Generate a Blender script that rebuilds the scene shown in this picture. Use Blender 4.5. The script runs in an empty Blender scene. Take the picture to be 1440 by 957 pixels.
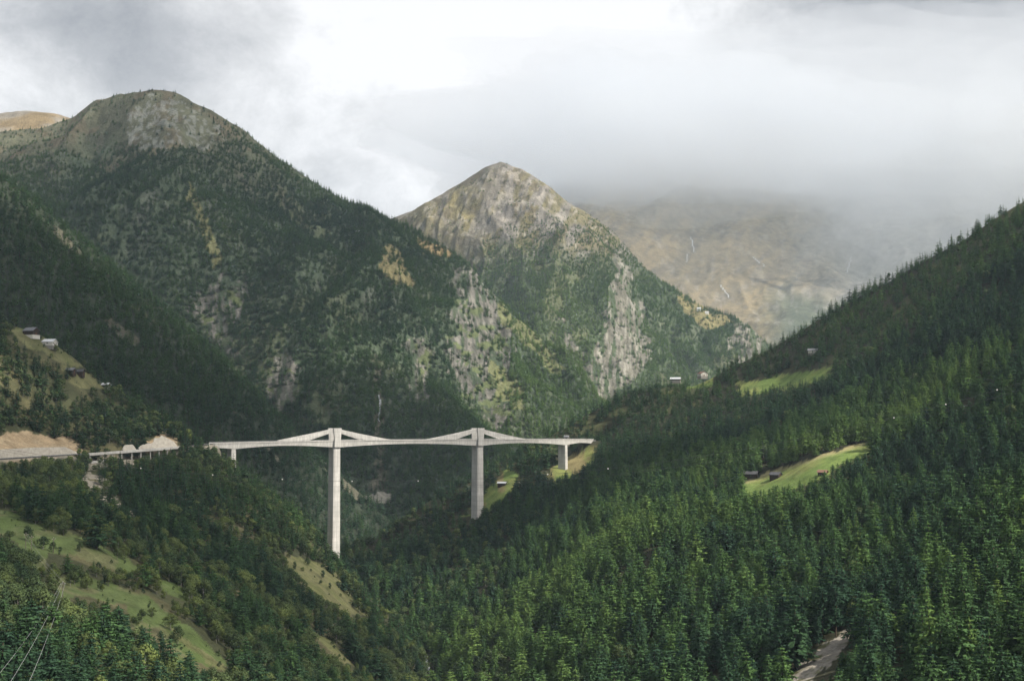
import bpy, math, random
import numpy as np

rng = np.random.default_rng(7)
random.seed(7)
SC = bpy.context.scene
COL = SC.collection
R = math.radians

# ------------------------------------------------------------------ camera model
F = 1800.0                                   # focal length in photo pixels (1440 wide)
CX, CY, HOR = 720.0, 478.5, 600.0
TH = math.atan((HOR - CY) / F)
CT, ST = math.cos(TH), math.sin(TH)


def ray(px, py):
    a = (np.asarray(px, float) - CX) / F
    b = (CY - np.asarray(py, float)) / F
    return a, CT - b * ST, ST + b * CT


def at(px, py, D):
    x, y, z = ray(px, py)
    s = np.asarray(D, float) / y
    return np.stack(np.broadcast_arrays(x * s, y * s, z * s), -1)


def proj(P):
    P = np.asarray(P, float)
    dep = P[..., 1] * CT + P[..., 2] * ST
    up = -P[..., 1] * ST + P[..., 2] * CT
    dep = np.maximum(dep, 1.0)
    return CX + F * P[..., 0] / dep, CY - F * up / dep


# ------------------------------------------------------------------ noise
_tab = np.random.default_rng(3).random((256, 256))


def vnoise(x, y, seed=0):
    x = np.asarray(x, float) + seed * 17.31
    y = np.asarray(y, float) + seed * 41.77
    xi, yi = np.floor(x).astype(int), np.floor(y).astype(int)
    fx, fy = x - xi, y - yi
    fx = fx * fx * fx * (fx * (fx * 6 - 15) + 10)
    fy = fy * fy * fy * (fy * (fy * 6 - 15) + 10)
    a = _tab[xi & 255, yi & 255]; b = _tab[(xi + 1) & 255, yi & 255]
    c = _tab[xi & 255, (yi + 1) & 255]; d = _tab[(xi + 1) & 255, (yi + 1) & 255]
    return (a * (1 - fx) + b * fx) * (1 - fy) + (c * (1 - fx) + d * fx) * fy


def fbm(x, y, o=5, seed=0, gain=.5):
    s = 0; a = 1; t = 0
    for k in range(o):
        s = s + a * (vnoise(x, y, seed + k * 3) - .5); t += a
        x = x * 2.03 + 5.2; y = y * 2.03 + 1.3; a *= gain
    return s / t * 2


def ridged(x, y, o=4, seed=0):
    s = 0; a = 1; t = 0
    for k in range(o):
        s = s + a * (1 - np.abs(2 * vnoise(x, y, seed + k * 3) - 1)); t += a
        x = x * 2.1 + 3.7; y = y * 2.1 + 9.1; a *= .5
    return s / t


def sstep(a, b, x):
    t = np.clip((np.asarray(x, float) - a) / (b - a), 0, 1)
    return t * t * (3 - 2 * t)


def inpoly(px, py, poly):
    px = np.asarray(px); py = np.asarray(py)
    r = np.zeros(px.shape, bool)
    n = len(poly)
    for i in range(n):
        x1, y1 = poly[i]; x2, y2 = poly[(i + 1) % n]
        if y1 == y2:
            continue
        c = ((y1 > py) != (y2 > py)) & (px < (x2 - x1) * (py - y1) / (y2 - y1) + x1)
        r ^= c
    return r


def softpoly(px, py, poly, j=6.0, fr=.06, seed=5):
    """inside test with a ragged edge"""
    dx = j * fbm(px * fr, py * fr, 3, seed); dy = j * fbm(px * fr, py * fr, 3, seed + 9)
    return inpoly(px + dx, py + dy, poly)


# ------------------------------------------------------------------ helpers: objects
def tag(o, label=None, cat=None, group=None, kind=None):
    if label: o["label"] = label
    if cat: o["category"] = cat
    if group: o["group"] = group
    if kind: o["kind"] = kind
    return o


def link(name, me, mat=None, parent=None):
    o = bpy.data.objects.new(name, me)
    COL.objects.link(o)
    if mat is not None and me is not None:
        for m in (mat if isinstance(mat, (list, tuple)) else [mat]):
            me.materials.append(m)
    if parent is not None:
        o.parent = parent
    return o


def empty(name, loc=(0, 0, 0), rz=0.0):
    o = bpy.data.objects.new(name, None)
    o.empty_display_size = 1
    COL.objects.link(o)
    o.location = tuple(float(v) for v in loc); o.rotation_euler = (0, 0, rz)
    return o


class MB:
    def __init__(s):
        s.v = []; s.f = []; s.m = []

    def add(s, vs, fs, m=0):
        b = len(s.v)
        s.v.extend([tuple(float(c) for c in p) for p in vs])
        s.f.extend([tuple(b + i for i in f) for f in fs])
        s.m.extend([m] * len(fs))

    def box(s, lo, hi, m=0):
        x0, y0, z0 = lo; x1, y1, z1 = hi
        s.add([(x0, y0, z0), (x1, y0, z0), (x1, y1, z0), (x0, y1, z0), (x0, y0, z1), (x1, y0, z1), (x1, y1, z1), (x0, y1, z1)],
              [(0, 3, 2, 1), (4, 5, 6, 7), (0, 1, 5, 4), (1, 2, 6, 5), (2, 3, 7, 6), (3, 0, 4, 7)], m)

    def frustum(s, z0, a0, b0, z1, a1, b1, c0=(0, 0), c1=(0, 0), m=0):
        v = []
        for z, a, b, c in ((z0, a0, b0, c0), (z1, a1, b1, c1)):
            v += [(c[0] - a / 2, c[1] - b / 2, z), (c[0] + a / 2, c[1] - b / 2, z), (c[0] + a / 2, c[1] + b / 2, z), (c[0] - a / 2, c[1] + b / 2, z)]
        s.add(v, [(0, 3, 2, 1), (4, 5, 6, 7), (0, 1, 5, 4), (1, 2, 6, 5), (2, 3, 7, 6), (3, 0, 4, 7)], m)

    def prism(s, poly, y0, y1, m=0):
        """poly in xz, extruded along y"""
        n = len(poly)
        v = [(p[0], y0, p[1]) for p in poly] + [(p[0], y1, p[1]) for p in poly]
        f = [tuple(range(n)), tuple(range(2 * n - 1, n - 1, -1))]
        f += [(i, i + n, (i + 1) % n + n, (i + 1) % n) for i in range(n)]
        s.add(v, f, m)

    def tube(s, pts, rad, n=6, m=0, cap=True):
        pts = np.asarray(pts, float)
        k = len(pts)
        rad = np.broadcast_to(np.asarray(rad, float), (k,))
        v = []
        for i in range(k):
            t = pts[min(i + 1, k - 1)] - pts[max(i - 1, 0)]
            t = t / (np.linalg.norm(t) + 1e-9)
            up = np.array([0, 0, 1.]) if abs(t[2]) < .9 else np.array([1., 0, 0])
            a = np.cross(t, up); a /= np.linalg.norm(a); b = np.cross(t, a)
            for q in range(n):
                w = 2 * math.pi * q / n
                v.append(pts[i] + rad[i] * (a * math.cos(w) + b * math.sin(w)))
        f = [(i * n + q, i * n + (q + 1) % n, (i + 1) * n + (q + 1) % n, (i + 1) * n + q) for i in range(k - 1) for q in range(n)]
        if cap:
            f += [tuple(range(n)), tuple((k - 1) * n + q for q in range(n - 1, -1, -1))]
        s.add(v, f, m)

    def mesh(s, name, smooth=False):
        me = bpy.data.meshes.new(name)
        me.from_pydata(s.v, [], s.f)
        if any(s.m):
            me.polygons.foreach_set("material_index", s.m)
        if smooth:
            me.polygons.foreach_set("use_smooth", [True] * len(s.f))
        me.update()
        return me

    def build(s, name, mat, parent=None, smooth=False):
        return link(name, s.mesh(name, smooth), mat, parent)


def quads_mesh(name, V, idx=None, smooth=False):
    """V: (n,4,3) separate quads"""
    n = len(V)
    me = bpy.data.meshes.new(name)
    me.vertices.add(n * 4); me.vertices.foreach_set("co", np.ascontiguousarray(V, np.float32).ravel())
    me.loops.add(n * 4); me.loops.foreach_set("vertex_index", np.arange(n * 4, dtype=np.int32))
    me.polygons.add(n); me.polygons.foreach_set("loop_start", np.arange(0, n * 4, 4, dtype=np.int32))
    me.update(calc_edges=True)
    return me


# ------------------------------------------------------------------ materials
def newmat(name):
    m = bpy.data.materials.new(name); m.use_nodes = True
    nt = m.node_tree
    b = nt.nodes["Principled BSDF"]
    b.inputs["Specular IOR Level"].default_value = .2
    return m, nt, b


def L(nt, a, b): nt.links.new(a, b)


def N(nt, t, **k):
    n = nt.nodes.new(t)
    for q, v in k.items():
        setattr(n, q, v)
    return n


def mixc(nt, fac, a, b, mode='MIX'):
    n = N(nt, "ShaderNodeMix", data_type='RGBA', blend_type=mode)
    for s, v in ((n.inputs[0], fac), (n.inputs[6], a), (n.inputs[7], b)):
        if isinstance(v, (int, float)): s.default_value = v
        elif isinstance(v, tuple): s.default_value = v if len(v) == 4 else (*v, 1)
        else: L(nt, v, s)
    return n.outputs[2]


def math_(nt, op, a, b=None, clamp=False):
    n = N(nt, "ShaderNodeMath", operation=op, use_clamp=clamp)
    for i, v in enumerate((a, b)):
        if v is None: continue
        if isinstance(v, (int, float)): n.inputs[i].default_value = v
        else: L(nt, v, n.inputs[i])
    return n.outputs[0]


def noise(nt, vec, scale, detail=4, rough=.55):
    n = N(nt, "ShaderNodeTexNoise")
    n.inputs["Scale"].default_value = scale; n.inputs["Detail"].default_value = detail; n.inputs["Roughness"].default_value = rough
    if vec is not None: L(nt, vec, n.inputs["Vector"])
    return n.outputs["Fac"]


def ramp(nt, fac, stops):
    n = N(nt, "ShaderNodeValToRGB")
    e = n.color_ramp.elements
    while len(e) < len(stops): e.new(.5)
    for k, (p, c) in zip(e, stops):
        k.position = p; k.color = (c, c, c, 1) if isinstance(c, (int, float)) else (*c, 1)
    L(nt, fac, n.inputs[0])
    return n.outputs[0]


def foliage_mat(name, dark, mid, light, trans=.22):
    m = bpy.data.materials.new(name); m.use_nodes = True
    nt = m.node_tree; nt.nodes.clear()
    out = N(nt, "ShaderNodeOutputMaterial")
    at_ = N(nt, "ShaderNodeAttribute", attribute_type='INSTANCER', attribute_name="tint")
    tc = N(nt, "ShaderNodeTexCoord")
    nz = noise(nt, tc.outputs["Object"], .45, 3)
    base = N(nt, "ShaderNodeValToRGB"); e = base.color_ramp.elements; e.new(.5)
    for k, (p, c) in zip(e, ((0, dark), (.5, mid), (1, light))):
        k.position = p; k.color = (*c, 1)
    L(nt, at_.outputs["Fac"], base.inputs[0])
    v = math_(nt, 'MULTIPLY_ADD', nz, 1.0); v.node.inputs[2].default_value = .5
    col = mixc(nt, 1.0, base.outputs[0], v, 'MULTIPLY')
    d = N(nt, "ShaderNodeBsdfDiffuse"); t = N(nt, "ShaderNodeBsdfTranslucent"); mx = N(nt, "ShaderNodeMixShader")
    L(nt, col, d.inputs[0]); L(nt, col, t.inputs[0]); mx.inputs[0].default_value = trans
    L(nt, d.outputs[0], mx.inputs[1]); L(nt, t.outputs[0], mx.inputs[2]); L(nt, mx.outputs[0], out.inputs[0])
    return m


def solid_mat(name, col, rough=.7, var=.25, scale=1.0, col2=None, metal=0.0):
    m, nt, b = newmat(name)
    tc = N(nt, "ShaderNodeTexCoord")
    nz = noise(nt, tc.outputs["Object"], scale, 5)
    c2 = col2 or tuple(c * (1 - var) for c in col)
    f = ramp(nt, nz, [(.32, 0.0), (.68, 1.0)])
    L(nt, mixc(nt, f, c2, col), b.inputs["Base Color"])
    b.inputs["Roughness"].default_value = rough; b.inputs["Metallic"].default_value = metal
    return m


def ground_mat(name, scale=.08, contrast=.45, bump=1.0):
    m, nt, b = newmat(name)
    a = N(nt, "ShaderNodeAttribute", attribute_name="cover")
    tc = N(nt, "ShaderNodeTexCoord")
    n1 = noise(nt, tc.outputs["Object"], scale, 7, .65)
    n2 = noise(nt, tc.outputs["Object"], scale * 9, 4, .6)
    s = math_(nt, 'ADD', math_(nt, 'MULTIPLY', n1, .6), math_(nt, 'MULTIPLY', n2, .4))
    f = ramp(nt, s, [(.33, 1 - contrast), (.67, 1 + contrast)])
    L(nt, mixc(nt, 1.0, a.outputs["Color"], f, 'MULTIPLY'), b.inputs["Base Color"])
    b.inputs["Roughness"].default_value = .95; b.inputs["Specular IOR Level"].default_value = .05
    bp = N(nt, "ShaderNodeBump"); bp.inputs["Strength"].default_value = .6; bp.inputs["Distance"].default_value = bump
    L(nt, n2, bp.inputs["Height"]); L(nt, bp.outputs[0], b.inputs["Normal"])
    return m


def concrete_mat():
    m, nt, b = newmat("concrete")
    g = N(nt, "ShaderNodeNewGeometry"); sep = N(nt, "ShaderNodeSeparateXYZ"); L(nt, g.outputs["Position"], sep.inputs[0])
    n1 = noise(nt, g.outputs["Position"], .12, 6, .6)
    mp = N(nt, "ShaderNodeMapping"); mp.inputs["Scale"].default_value = (1.1, 1.1, .05); L(nt, g.outputs["Position"], mp.inputs[0])
    st = noise(nt, mp.outputs[0], .8, 4, .6)                    # rain streaks down the faces
    c = mixc(nt, ramp(nt, n1, [(.3, 0.0), (.7, 1.0)]), (.44, .43, .405), (.60, .58, .55))
    c = mixc(nt, math_(nt, 'MULTIPLY', ramp(nt, st, [(.42, 1.0), (.62, 0.0)]), .42), c, (.25, .245, .23))
    w = math_(nt, 'FRACT', math_(nt, 'MULTIPLY', sep.outputs[2], 1 / 5.0))   # casting joints every 5 m
    j = math_(nt, 'LESS_THAN', w, .07)
    lift = N(nt, "ShaderNodeTexWhiteNoise", noise_dimensions='1D')
    L(nt, math_(nt, 'FLOOR', math_(nt, 'MULTIPLY', sep.outputs[2], 1 / 5.0)), lift.inputs["W"])
    c = mixc(nt, math_(nt, 'MULTIPLY', lift.outputs["Value"], .22), c, (.27, .262, .25))
    c = mixc(nt, math_(nt, 'MULTIPLY', j, .45), c, (.22, .21, .2))
    L(nt, c, b.inputs["Base Color"]); b.inputs["Roughness"].default_value = .9
    return m


M = {}
M["conifer"] = foliage_mat("conifer_needles", (.036, .074, .044), (.078, .148, .050), (.150, .235, .066), .27)
M["broadleaf"] = foliage_mat("broadleaf_leaves", (.044, .076, .040), (.085, .118, .050), (.150, .190, .062), .3)
M["bark"] = solid_mat("bark", (.10, .075, .055), .95, .5, 2.0)
M["bark_pale"] = solid_mat("pale_bark", (.30, .28, .25), .9, .5, 2.0)
M["concrete"] = concrete_mat()
M["concrete_wall"] = solid_mat("sprayed_concrete", (.46, .425, .365), .95, .3, .35)
M["asphalt"] = solid_mat("asphalt", (.06, .06, .062), .9, .25, .5)
M["paint"] = solid_mat("road_paint", (.75, .75, .72), .7, .15, 1)
M["steel"] = solid_mat("galvanised_steel", (.30, .31, .32), .45, .3, 3, metal=.6)
M["timber"] = solid_mat("weathered_dark_timber", (.055, .036, .025), .9, .55, 1.5)
M["timber_red"] = solid_mat("reddish_timber", (.16, .07, .045), .9, .4, 1.5)
M["plaster"] = solid_mat("pale_plaster", (.62, .59, .53), .9, .15, .8)
M["stone"] = solid_mat("field_stone", (.30, .28, .25), .95, .45, 2.2)
M["slate"] = solid_mat("slate_roof", (.17, .175, .19), .6, .4, 1.6)
M["slate_dark"] = solid_mat("dark_slate_roof", (.075, .075, .082), .65, .4, 1.6)
M["tin"] = solid_mat("pale_metal_roof", (.60, .61, .63), .35, .15, 1.2, metal=.2)
M["redroof"] = solid_mat("red_brown_roof", (.20, .115, .085), .8, .4, 1.6)
M["glass"] = solid_mat("window_glass", (.03, .035, .045), .15, .2, 1)
M["white"] = solid_mat("white_paint", (.80, .80, .78), .5, .08, 1)
M["pole"] = solid_mat("grey_wooden_pole", (.20, .17, .14), .9, .3, 2)
M["cable"] = solid_mat("bright_cable", (.34, .35, .35), .5, .1, 1)
M["cable_dark"] = solid_mat("dark_cable", (.07, .07, .075), .5, .1, 1)
M["ball"] = solid_mat("marker_white", (.75, .72, .66), .5, .05, 1)
M["tyre"] = solid_mat("tyre_rubber", (.02, .02, .02), .9, .2, 3)
M["foam"] = solid_mat("white_water", (.42, .44, .45), .5, .45, .15)
M["ground_near"] = ground_mat("slope_ground", .07, .5, .6)
M["ground_far"] = ground_mat("mountain_ground", .02, .6, 6.0)


# ------------------------------------------------------------------ terrain patches
class TPS:
    def __init__(s, pts, lam=2e-3):
        p = np.array(pts, float)
        s.c = p[:, :2] / 500.0
        v = 1000.0 / p[:, 2]
        n = len(p)
        d = np.linalg.norm(s.c[:, None] - s.c[None], axis=-1)
        K = s.k(d) + lam * np.eye(n)
        Q = np.c_[np.ones(n), s.c]
        A = np.block([[K, Q], [Q.T, np.zeros((3, 3))]])
        w = np.linalg.solve(A, np.r_[v, 0, 0, 0])
        s.w, s.a = w[:n], w[n:]

    @staticmethod
    def k(d): return np.where(d > 1e-9, d * d * np.log(np.maximum(d, 1e-9)), 0)

    def __call__(s, px, py):
        x = np.stack([np.asarray(px, float), np.asarray(py, float)], -1) / 500.0
        sh = x.shape[:-1]; x = x.reshape(-1, 2)
        r = np.empty(len(x))
        for i in range(0, len(x), 20000):
            q = x[i:i + 20000]
            d = np.linalg.norm(q[:, None] - s.c[None], axis=-1)
            r[i:i + 20000] = s.k(d) @ s.w + s.a[0] + q @ s.a[1:]
        return 1000.0 / np.maximum(r.reshape(sh), .06)


class Patch: pass


def smooth_line(pts, x, it=3):
    p = np.array(sorted(pts), float)
    y = np.interp(x, p[:, 0], p[:, 1])
    for _ in range(it):
        y[1:-1] = .25 * y[:-2] + .5 * y[1:-1] + .25 * y[2:]
    return y


def make_patch(name, crest, bottom, ctrl, nx, ny, x0, x1, relief, back=14, back_step=25., back_slope=.55, tpow=1.0, crest_j=1.2):
    p = Patch(); p.name = name
    px = np.linspace(x0, x1, nx + 1)
    cy = smooth_line([c[:2] for c in crest], px)
    cy = cy + crest_j * fbm(px / 14., px * 0 + 3., 4, 21)
    by = smooth_line(bottom, px)
    by = np.maximum(by, cy + 25)
    t = np.linspace(0, 1, ny + 1) ** tpow
    PX = np.broadcast_to(px, (ny + 1, nx + 1)).copy()
    PY = cy[None] + t[:, None] * (by - cy)[None]
    p.tps = TPS([c for c in crest if len(c) == 3] + ctrl)
    D = p.tps(PX, PY)
    P = at(PX, PY, D)
    # never let the ground come back towards the far side while going down the picture
    rows = [P[0] + np.array([0, 0, 0.])]
    B = []
    d0 = P[0].copy(); hx = d0[:, :2] / np.linalg.norm(d0[:, :2], axis=1)[:, None]
    for k in range(back, 0, -1):
        q = d0.copy(); q[:, :2] += hx * back_step * k; q[:, 2] -= back_step * back_slope * k * (1 + .03 * k)
        B.append(q)
    skirt = P[-1].copy(); skirt[:, 2] -= 120
    G = np.concatenate([np.array(B), P, skirt[None]], 0)
    tt = np.r_[np.linspace(-1, 0, back, endpoint=False), t, 1.0]
    fade = np.where(tt[:, None] < 0, np.clip(-tt[:, None] * 2, .15, 1), .15 + .85 * sstep(0, .07, tt[:, None]))
    dz = relief(G[..., 0], G[..., 1], G[..., 2]) * fade
    G[..., 2] += dz
    p.G = G; p.nback = back
    p.px, p.py = proj(G)
    return p


def carve(p, path, zoff, w0, w1):
    """bench the ground towards a path (k,3)"""
    G = p.G
    best = np.full(G.shape[:2], 1e9); zz = np.zeros(G.shape[:2])
    for a, b in zip(path[:-1], path[1:]):
        d = b[:2] - a[:2]; l2 = d @ d
        u = np.clip(((G[..., :2] - a[:2]) @ d) / l2, 0, 1)
        q = a[:2] + u[..., None] * d
        r = np.linalg.norm(G[..., :2] - q, axis=-1)
        k = r < best
        best[k] = r[k]; zz[k] = (a[2] + u * (b[2] - a[2]))[k]
    w = 1 - sstep(w0, w1, best)
    G[..., 2] = G[..., 2] * (1 - w) + (zz + zoff) * w
    p.px, p.py = proj(G)
    return best


def patch_object(p, colfn, mat):
    G = p.G; nr, nc = G.shape[:2]
    gx = np.gradient(G, axis=1); gy = np.gradient(G, axis=0)
    n = np.cross(gx, gy); n /= np.linalg.norm(n, axis=-1)[..., None] + 1e-9
    n *= np.sign(n[..., 2:3] + 1e-12)
    p.n = n
    C = colfn(p)
    me = bpy.data.meshes.new(p.name)
    me.vertices.add(nr * nc); me.vertices.foreach_set("co", G.astype(np.float32).ravel())
    i = np.arange(nr * nc, dtype=np.int32).reshape(nr, nc)
    q = np.stack([i[1:, :-1], i[1:, 1:], i[:-1, 1:], i[:-1, :-1]], -1).reshape(-1)
    nf = len(q) // 4
    me.loops.add(len(q)); me.loops.foreach_set("vertex_index", q)
    me.polygons.add(nf); me.polygons.foreach_set("loop_start", np.arange(0, nf * 4, 4, dtype=np.int32))
    me.polygons.foreach_set("use_smooth", np.ones(nf, bool))
    a = me.attributes.new("cover", 'FLOAT_COLOR', 'POINT')
    a.data.foreach_set("color", np.concatenate([C, np.ones((nr, nc, 1))], -1).astype(np.float32).ravel())
    me.update(calc_edges=True)
    o = link(p.name, me, mat)
    tag(o, kind="structure")
    return o


def ground_at(p, px, py):
    """visible point of a patch under a photo pixel (nearest vertex, refined by depth)"""
    d = (p.px - px) ** 2 + (p.py - py) ** 2
    d[:p.nback] += 1e6; d[-1] += 1e6
    i = np.unravel_index(np.argmin(d), d.shape)
    return at(px, py, p.G[i][1])


def ground_z(p, x, y):
    d = (p.G[..., 0] - x) ** 2 + (p.G[..., 1] - y) ** 2
    i = np.unravel_index(np.argmin(d), d.shape)
    return p.G[i][2]


def arr(*c): return np.array(c, float)


def blend(C, w, c):
    w = np.asarray(w, float)[..., None]
    return C * (1 - w) + np.asarray(c) * w


# ---- right-hand forest slope
crest7 = [(420, 800, 1400), (480, 776, 1420), (540, 752, 1450), (600, 706, 1500), (640, 682, 1520), (690, 658, 1545), (720, 640, 1560), (760, 618, 1580), (800, 598, 1620),
          (840, 574, 1650), (880, 553, 1680), (930, 543, 1700), (975, 543, 1710), (1010, 526, 1720), (1050, 506, 1710), (1100, 481, 1700), (1150, 451, 1680), (1200, 421, 1660),
          (1250, 396, 1640), (1300, 366, 1620), (1350, 341, 1600), (1400, 306, 1580), (1440, 284, 1560), (1600, 190, 1520), (1800, 80, 1480)]
bot7 = [(420, 1010), (600, 1020), (700, 1120), (900, 1220), (1800, 1300)]
ctrl7 = [(829, 628, 1540), (791, 662, 1477), (672, 724, 1400), (480, 800, 1380), (705, 680, 1430), (1100, 533, 1600), (1440, 420, 1250), (1440, 560, 960), (1440, 700, 710), (1440, 957, 450),
         (1440, 1250, 300), (1200, 560, 1290), (1150, 640, 1100), (1060, 684, 1100), (1230, 618, 1130), (1200, 760, 790), (1200, 957, 520), (960, 640, 1330), (900, 720, 1090), (900, 830, 830), (900, 957, 650),
         (700, 790, 1220), (700, 860, 1040), (700, 957, 830), (560, 830, 1240), (600, 950, 985), (560, 900, 1090), (600, 1200, 640), (900, 1200, 440), (1800, 957, 370), (1800, 560, 780)]
relief7 = lambda x, y, z: 9 * fbm(x / 150, y / 190, 4, 3) + 2.2 * fbm(x / 30, y / 30, 3, 8)
P7 = make_patch("right_slope_terrain", crest7, bot7, ctrl7, 520, 330, 420, 1800, relief7, back=12, back_step=22)

# ---- left foreground hillside
crest6 = [(-320, 400, 1150), (-100, 432, 1230), (0, 452, 1250), (60, 472, 1262), (110, 508, 1270), (150, 545, 1275), (200, 574, 1270), (250, 608, 1255), (297, 634, 1225), (330, 662, 1205), (400, 712, 1200),
          (440, 752, 1200), (470, 790, 1190), (500, 824, 1150), (540, 856, 1090), (575, 890, 1040), (600, 940, 970), (640, 1010, 900), (700, 1100, 850)]
bot6 = [(-320, 1300), (0, 1280), (400, 1260), (700, 1260)]
ctrl6 = [(255, 632, 1190), (195, 639, 1150), (120, 643, 1100), (60, 645, 1060), (0, 647, 1020), (-150, 655, 930), (0, 540, 1120), (120, 590, 1180), (50, 742, 760), (180, 792, 760), (300, 782, 920),
         (400, 805, 1000), (480, 862, 1000), (100, 824, 620), (250, 884, 640), (330, 930, 665), (450, 835, 985), (0, 957, 400), (200, 957, 480), (400, 957, 650), (560, 957, 890), (0, 1250, 250), (400, 1250, 400),
         (-320, 957, 340), (-320, 647, 800), (640, 1250, 560), (150, 700, 930), (300, 700, 1060)]
relief6 = lambda x, y, z: 6 * fbm(x / 110, y / 150, 4, 31) + 2.2 * fbm(x / 28, y / 28, 3, 18)
P6 = make_patch("left_slope_terrain", crest6, bot6, ctrl6, 420, 380, -320, 700, relief6, back=12, back_step=18)

# ---- dark wooded spur behind the bridge's left end
crest5 = [(-400, 10, 1500), (-200, 128, 1640), (0, 249, 1750), (40, 276, 1780), (80, 309, 1800), (130, 349, 1820), (180, 393, 1840), (230, 433, 1850), (275, 475, 1860), (310, 503, 1860), (350, 543, 1860),
          (390, 583, 1850), (420, 613, 1850), (460, 652, 1830), (520, 705, 1800), (580, 760, 1780)]
bot5 = [(-400, 700), (0, 700), (300, 730), (520, 790), (580, 800)]
ctrl5 = [(0, 440, 1450), (150, 560, 1430), (250, 600, 1480), (330, 620, 1560), (400, 680, 1600), (-400, 440, 1200), (300, 700, 1450), (100, 640, 1330), (0, 640, 1280)]
relief5 = lambda x, y, z: 16 * fbm(x / 160, y / 300, 4, 41) + 3 * fbm(x / 30, y / 30, 3, 48)
P5 = make_patch("wooded_spur_terrain", crest5, bot5, ctrl5, 380, 240, -400, 580, relief5, back=10, back_step=25)

# ---- big left mountain
crest2 = [(-450, 260, 3300), (-200, 215, 3350), (0, 184, 3400), (60, 178, 3450), (105, 166, 3450), (130, 149, 3400), (165, 133, 3350), (210, 125, 3300), (250, 131, 3300), (290, 151, 3300), (335, 178, 3300), (380, 216, 3280),
          (430, 250, 3260), (480, 280, 3240), (540, 304, 3200), (575, 319, 3180), (610, 343, 3150), (640, 361, 3120), (665, 380, 3100), (690, 410, 3080), (720, 440, 3050), (750, 466, 3030), (775, 492, 3000), (800, 518, 3000),
          (850, 566, 2950), (900, 612, 2900), (980, 700, 2850)]
bot2 = [(-450, 640), (0, 640), (300, 740), (500, 790), (980, 790)]
ctrl2 = [(0, 260, 3000), (200, 300, 2750), (400, 400, 2650), (550, 380, 2850), (640, 440, 2850), (500, 520, 2350), (620, 560, 2450), (700, 560, 2700), (780, 600, 2700), (400, 600, 2200), (600, 680, 2100), (300, 480, 2450),
         (500, 720, 1960), (700, 700, 2200), (100, 400, 2600), (850, 700, 2500), (-450, 500, 2300), (300, 620, 2250)]


def relief2(x, y, z):
    g = ridged(x / 330 + .25 * fbm(y / 300, x / 300, 2, 7), y / 1100, 4, 61) - .55
    return 165 * g + 45 * fbm(x / 160, y / 220, 5, 66) + 14 * ridged(x / 55, y / 90, 3, 71)


P2 = make_patch("left_mountain_terrain", crest2, bot2, ctrl2, 640, 400, -450, 980, relief2, back=16, back_step=60, back_slope=.5)

# ---- brown ridge behind its left shoulder
crest2b = [(-450, 175, 4300), (0, 159, 4300), (40, 156, 4300), (75, 159, 4300), (100, 166, 4300), (160, 200, 4300), (220, 240, 4300)]
bot2b = [(-450, 300), (220, 300)]
P2b = make_patch("back_ridge_terrain", crest2b, bot2b, [(0, 250, 3800), (100, 250, 3800), (-400, 280, 3800)], 200, 50, -450, 220,
                 lambda x, y, z: 16 * fbm(x / 200, y / 200, 5, 81), back=8, back_step=60, back_slope=.4)

# ---- central peak
crest3 = [(430, 400, 5100), (500, 352, 5000), (565, 306, 4900), (590, 291, 4860), (625, 273, 4820), (655, 253, 4780), (680, 237, 4750), (705, 228, 4700), (735, 238, 4700), (755, 254, 4700), (775, 267, 4700), (800, 287, 4650),
          (840, 309, 4600), (870, 336, 4550), (900, 371, 4500), (940, 401, 4450), (980, 427, 4400), (1020, 440, 4350), (1050, 454, 4300), (1070, 474, 4250), (1110, 515, 4200), (1180, 580, 4150)]
bot3 = [(430, 560), (700, 640), (1180, 660)]
ctrl3 = [(600, 330, 4600), (680, 320, 4350), (760, 400, 4000), (860, 420, 4000), (850, 540, 3600), (950, 480, 4050), (1000, 500, 4000), (740, 480, 3750), (1050, 530, 3950), (900, 600, 3450), (800, 620, 3350), (650, 420, 4200), (500, 500, 4400)]


def relief3(x, y, z):
    g = ridged(x / 360 + .3 * fbm(y / 300, x / 300, 2, 7), y / 1300 + x / 2600, 4, 91) - .55
    return 130 * g + 45 * fbm(x / 150, y / 200, 5, 96) + 26 * ridged(x / 60, y / 110, 4, 99)


P3 = make_patch("central_peak_terrain", crest3, bot3, ctrl3, 560, 330, 430, 1180, relief3, back=14, back_step=70, back_slope=.6)

# ---- far right mountains that go up into the cloud
crest4 = [(380, 372, 9300), (560, 304, 9300), (600, 290, 9300), (640, 284, 9300), (690, 280, 9400), (760, 266, 9500), (900, 225, 9600), (1100, 175, 9600), (1250, 170, 9600), (1440, 150, 9500), (1800, 110, 9300)]
bot4 = [(380, 480), (1800, 560)]
ctrl4 = [(800, 300, 8700), (950, 380, 8050), (1050, 440, 7500), (1100, 468, 7150), (1250, 410, 7700), (1440, 300, 8300), (1100, 330, 8600), (1180, 300, 9100), (600, 400, 8200), (1100, 540, 6950), (1800, 400, 7500), (1800, 540, 6950), (380, 460, 8300)]


def relief4(x, y, z):
    g = ridged(x / 900 + .3 * fbm(y / 700, x / 700, 2, 7), y / 2600, 4, 191) - .5
    return 170 * g + 70 * fbm(x / 300, y / 400, 5, 196) + 22 * ridged(x / 110, y / 160, 4, 199)


P4 = make_patch("far_mountain_terrain", crest4, bot4, ctrl4, 560, 220, 380, 1800, relief4, back=5, back_step=80)
P4.G[..., 1] = np.maximum(P4.G[..., 1], 6760)

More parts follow.
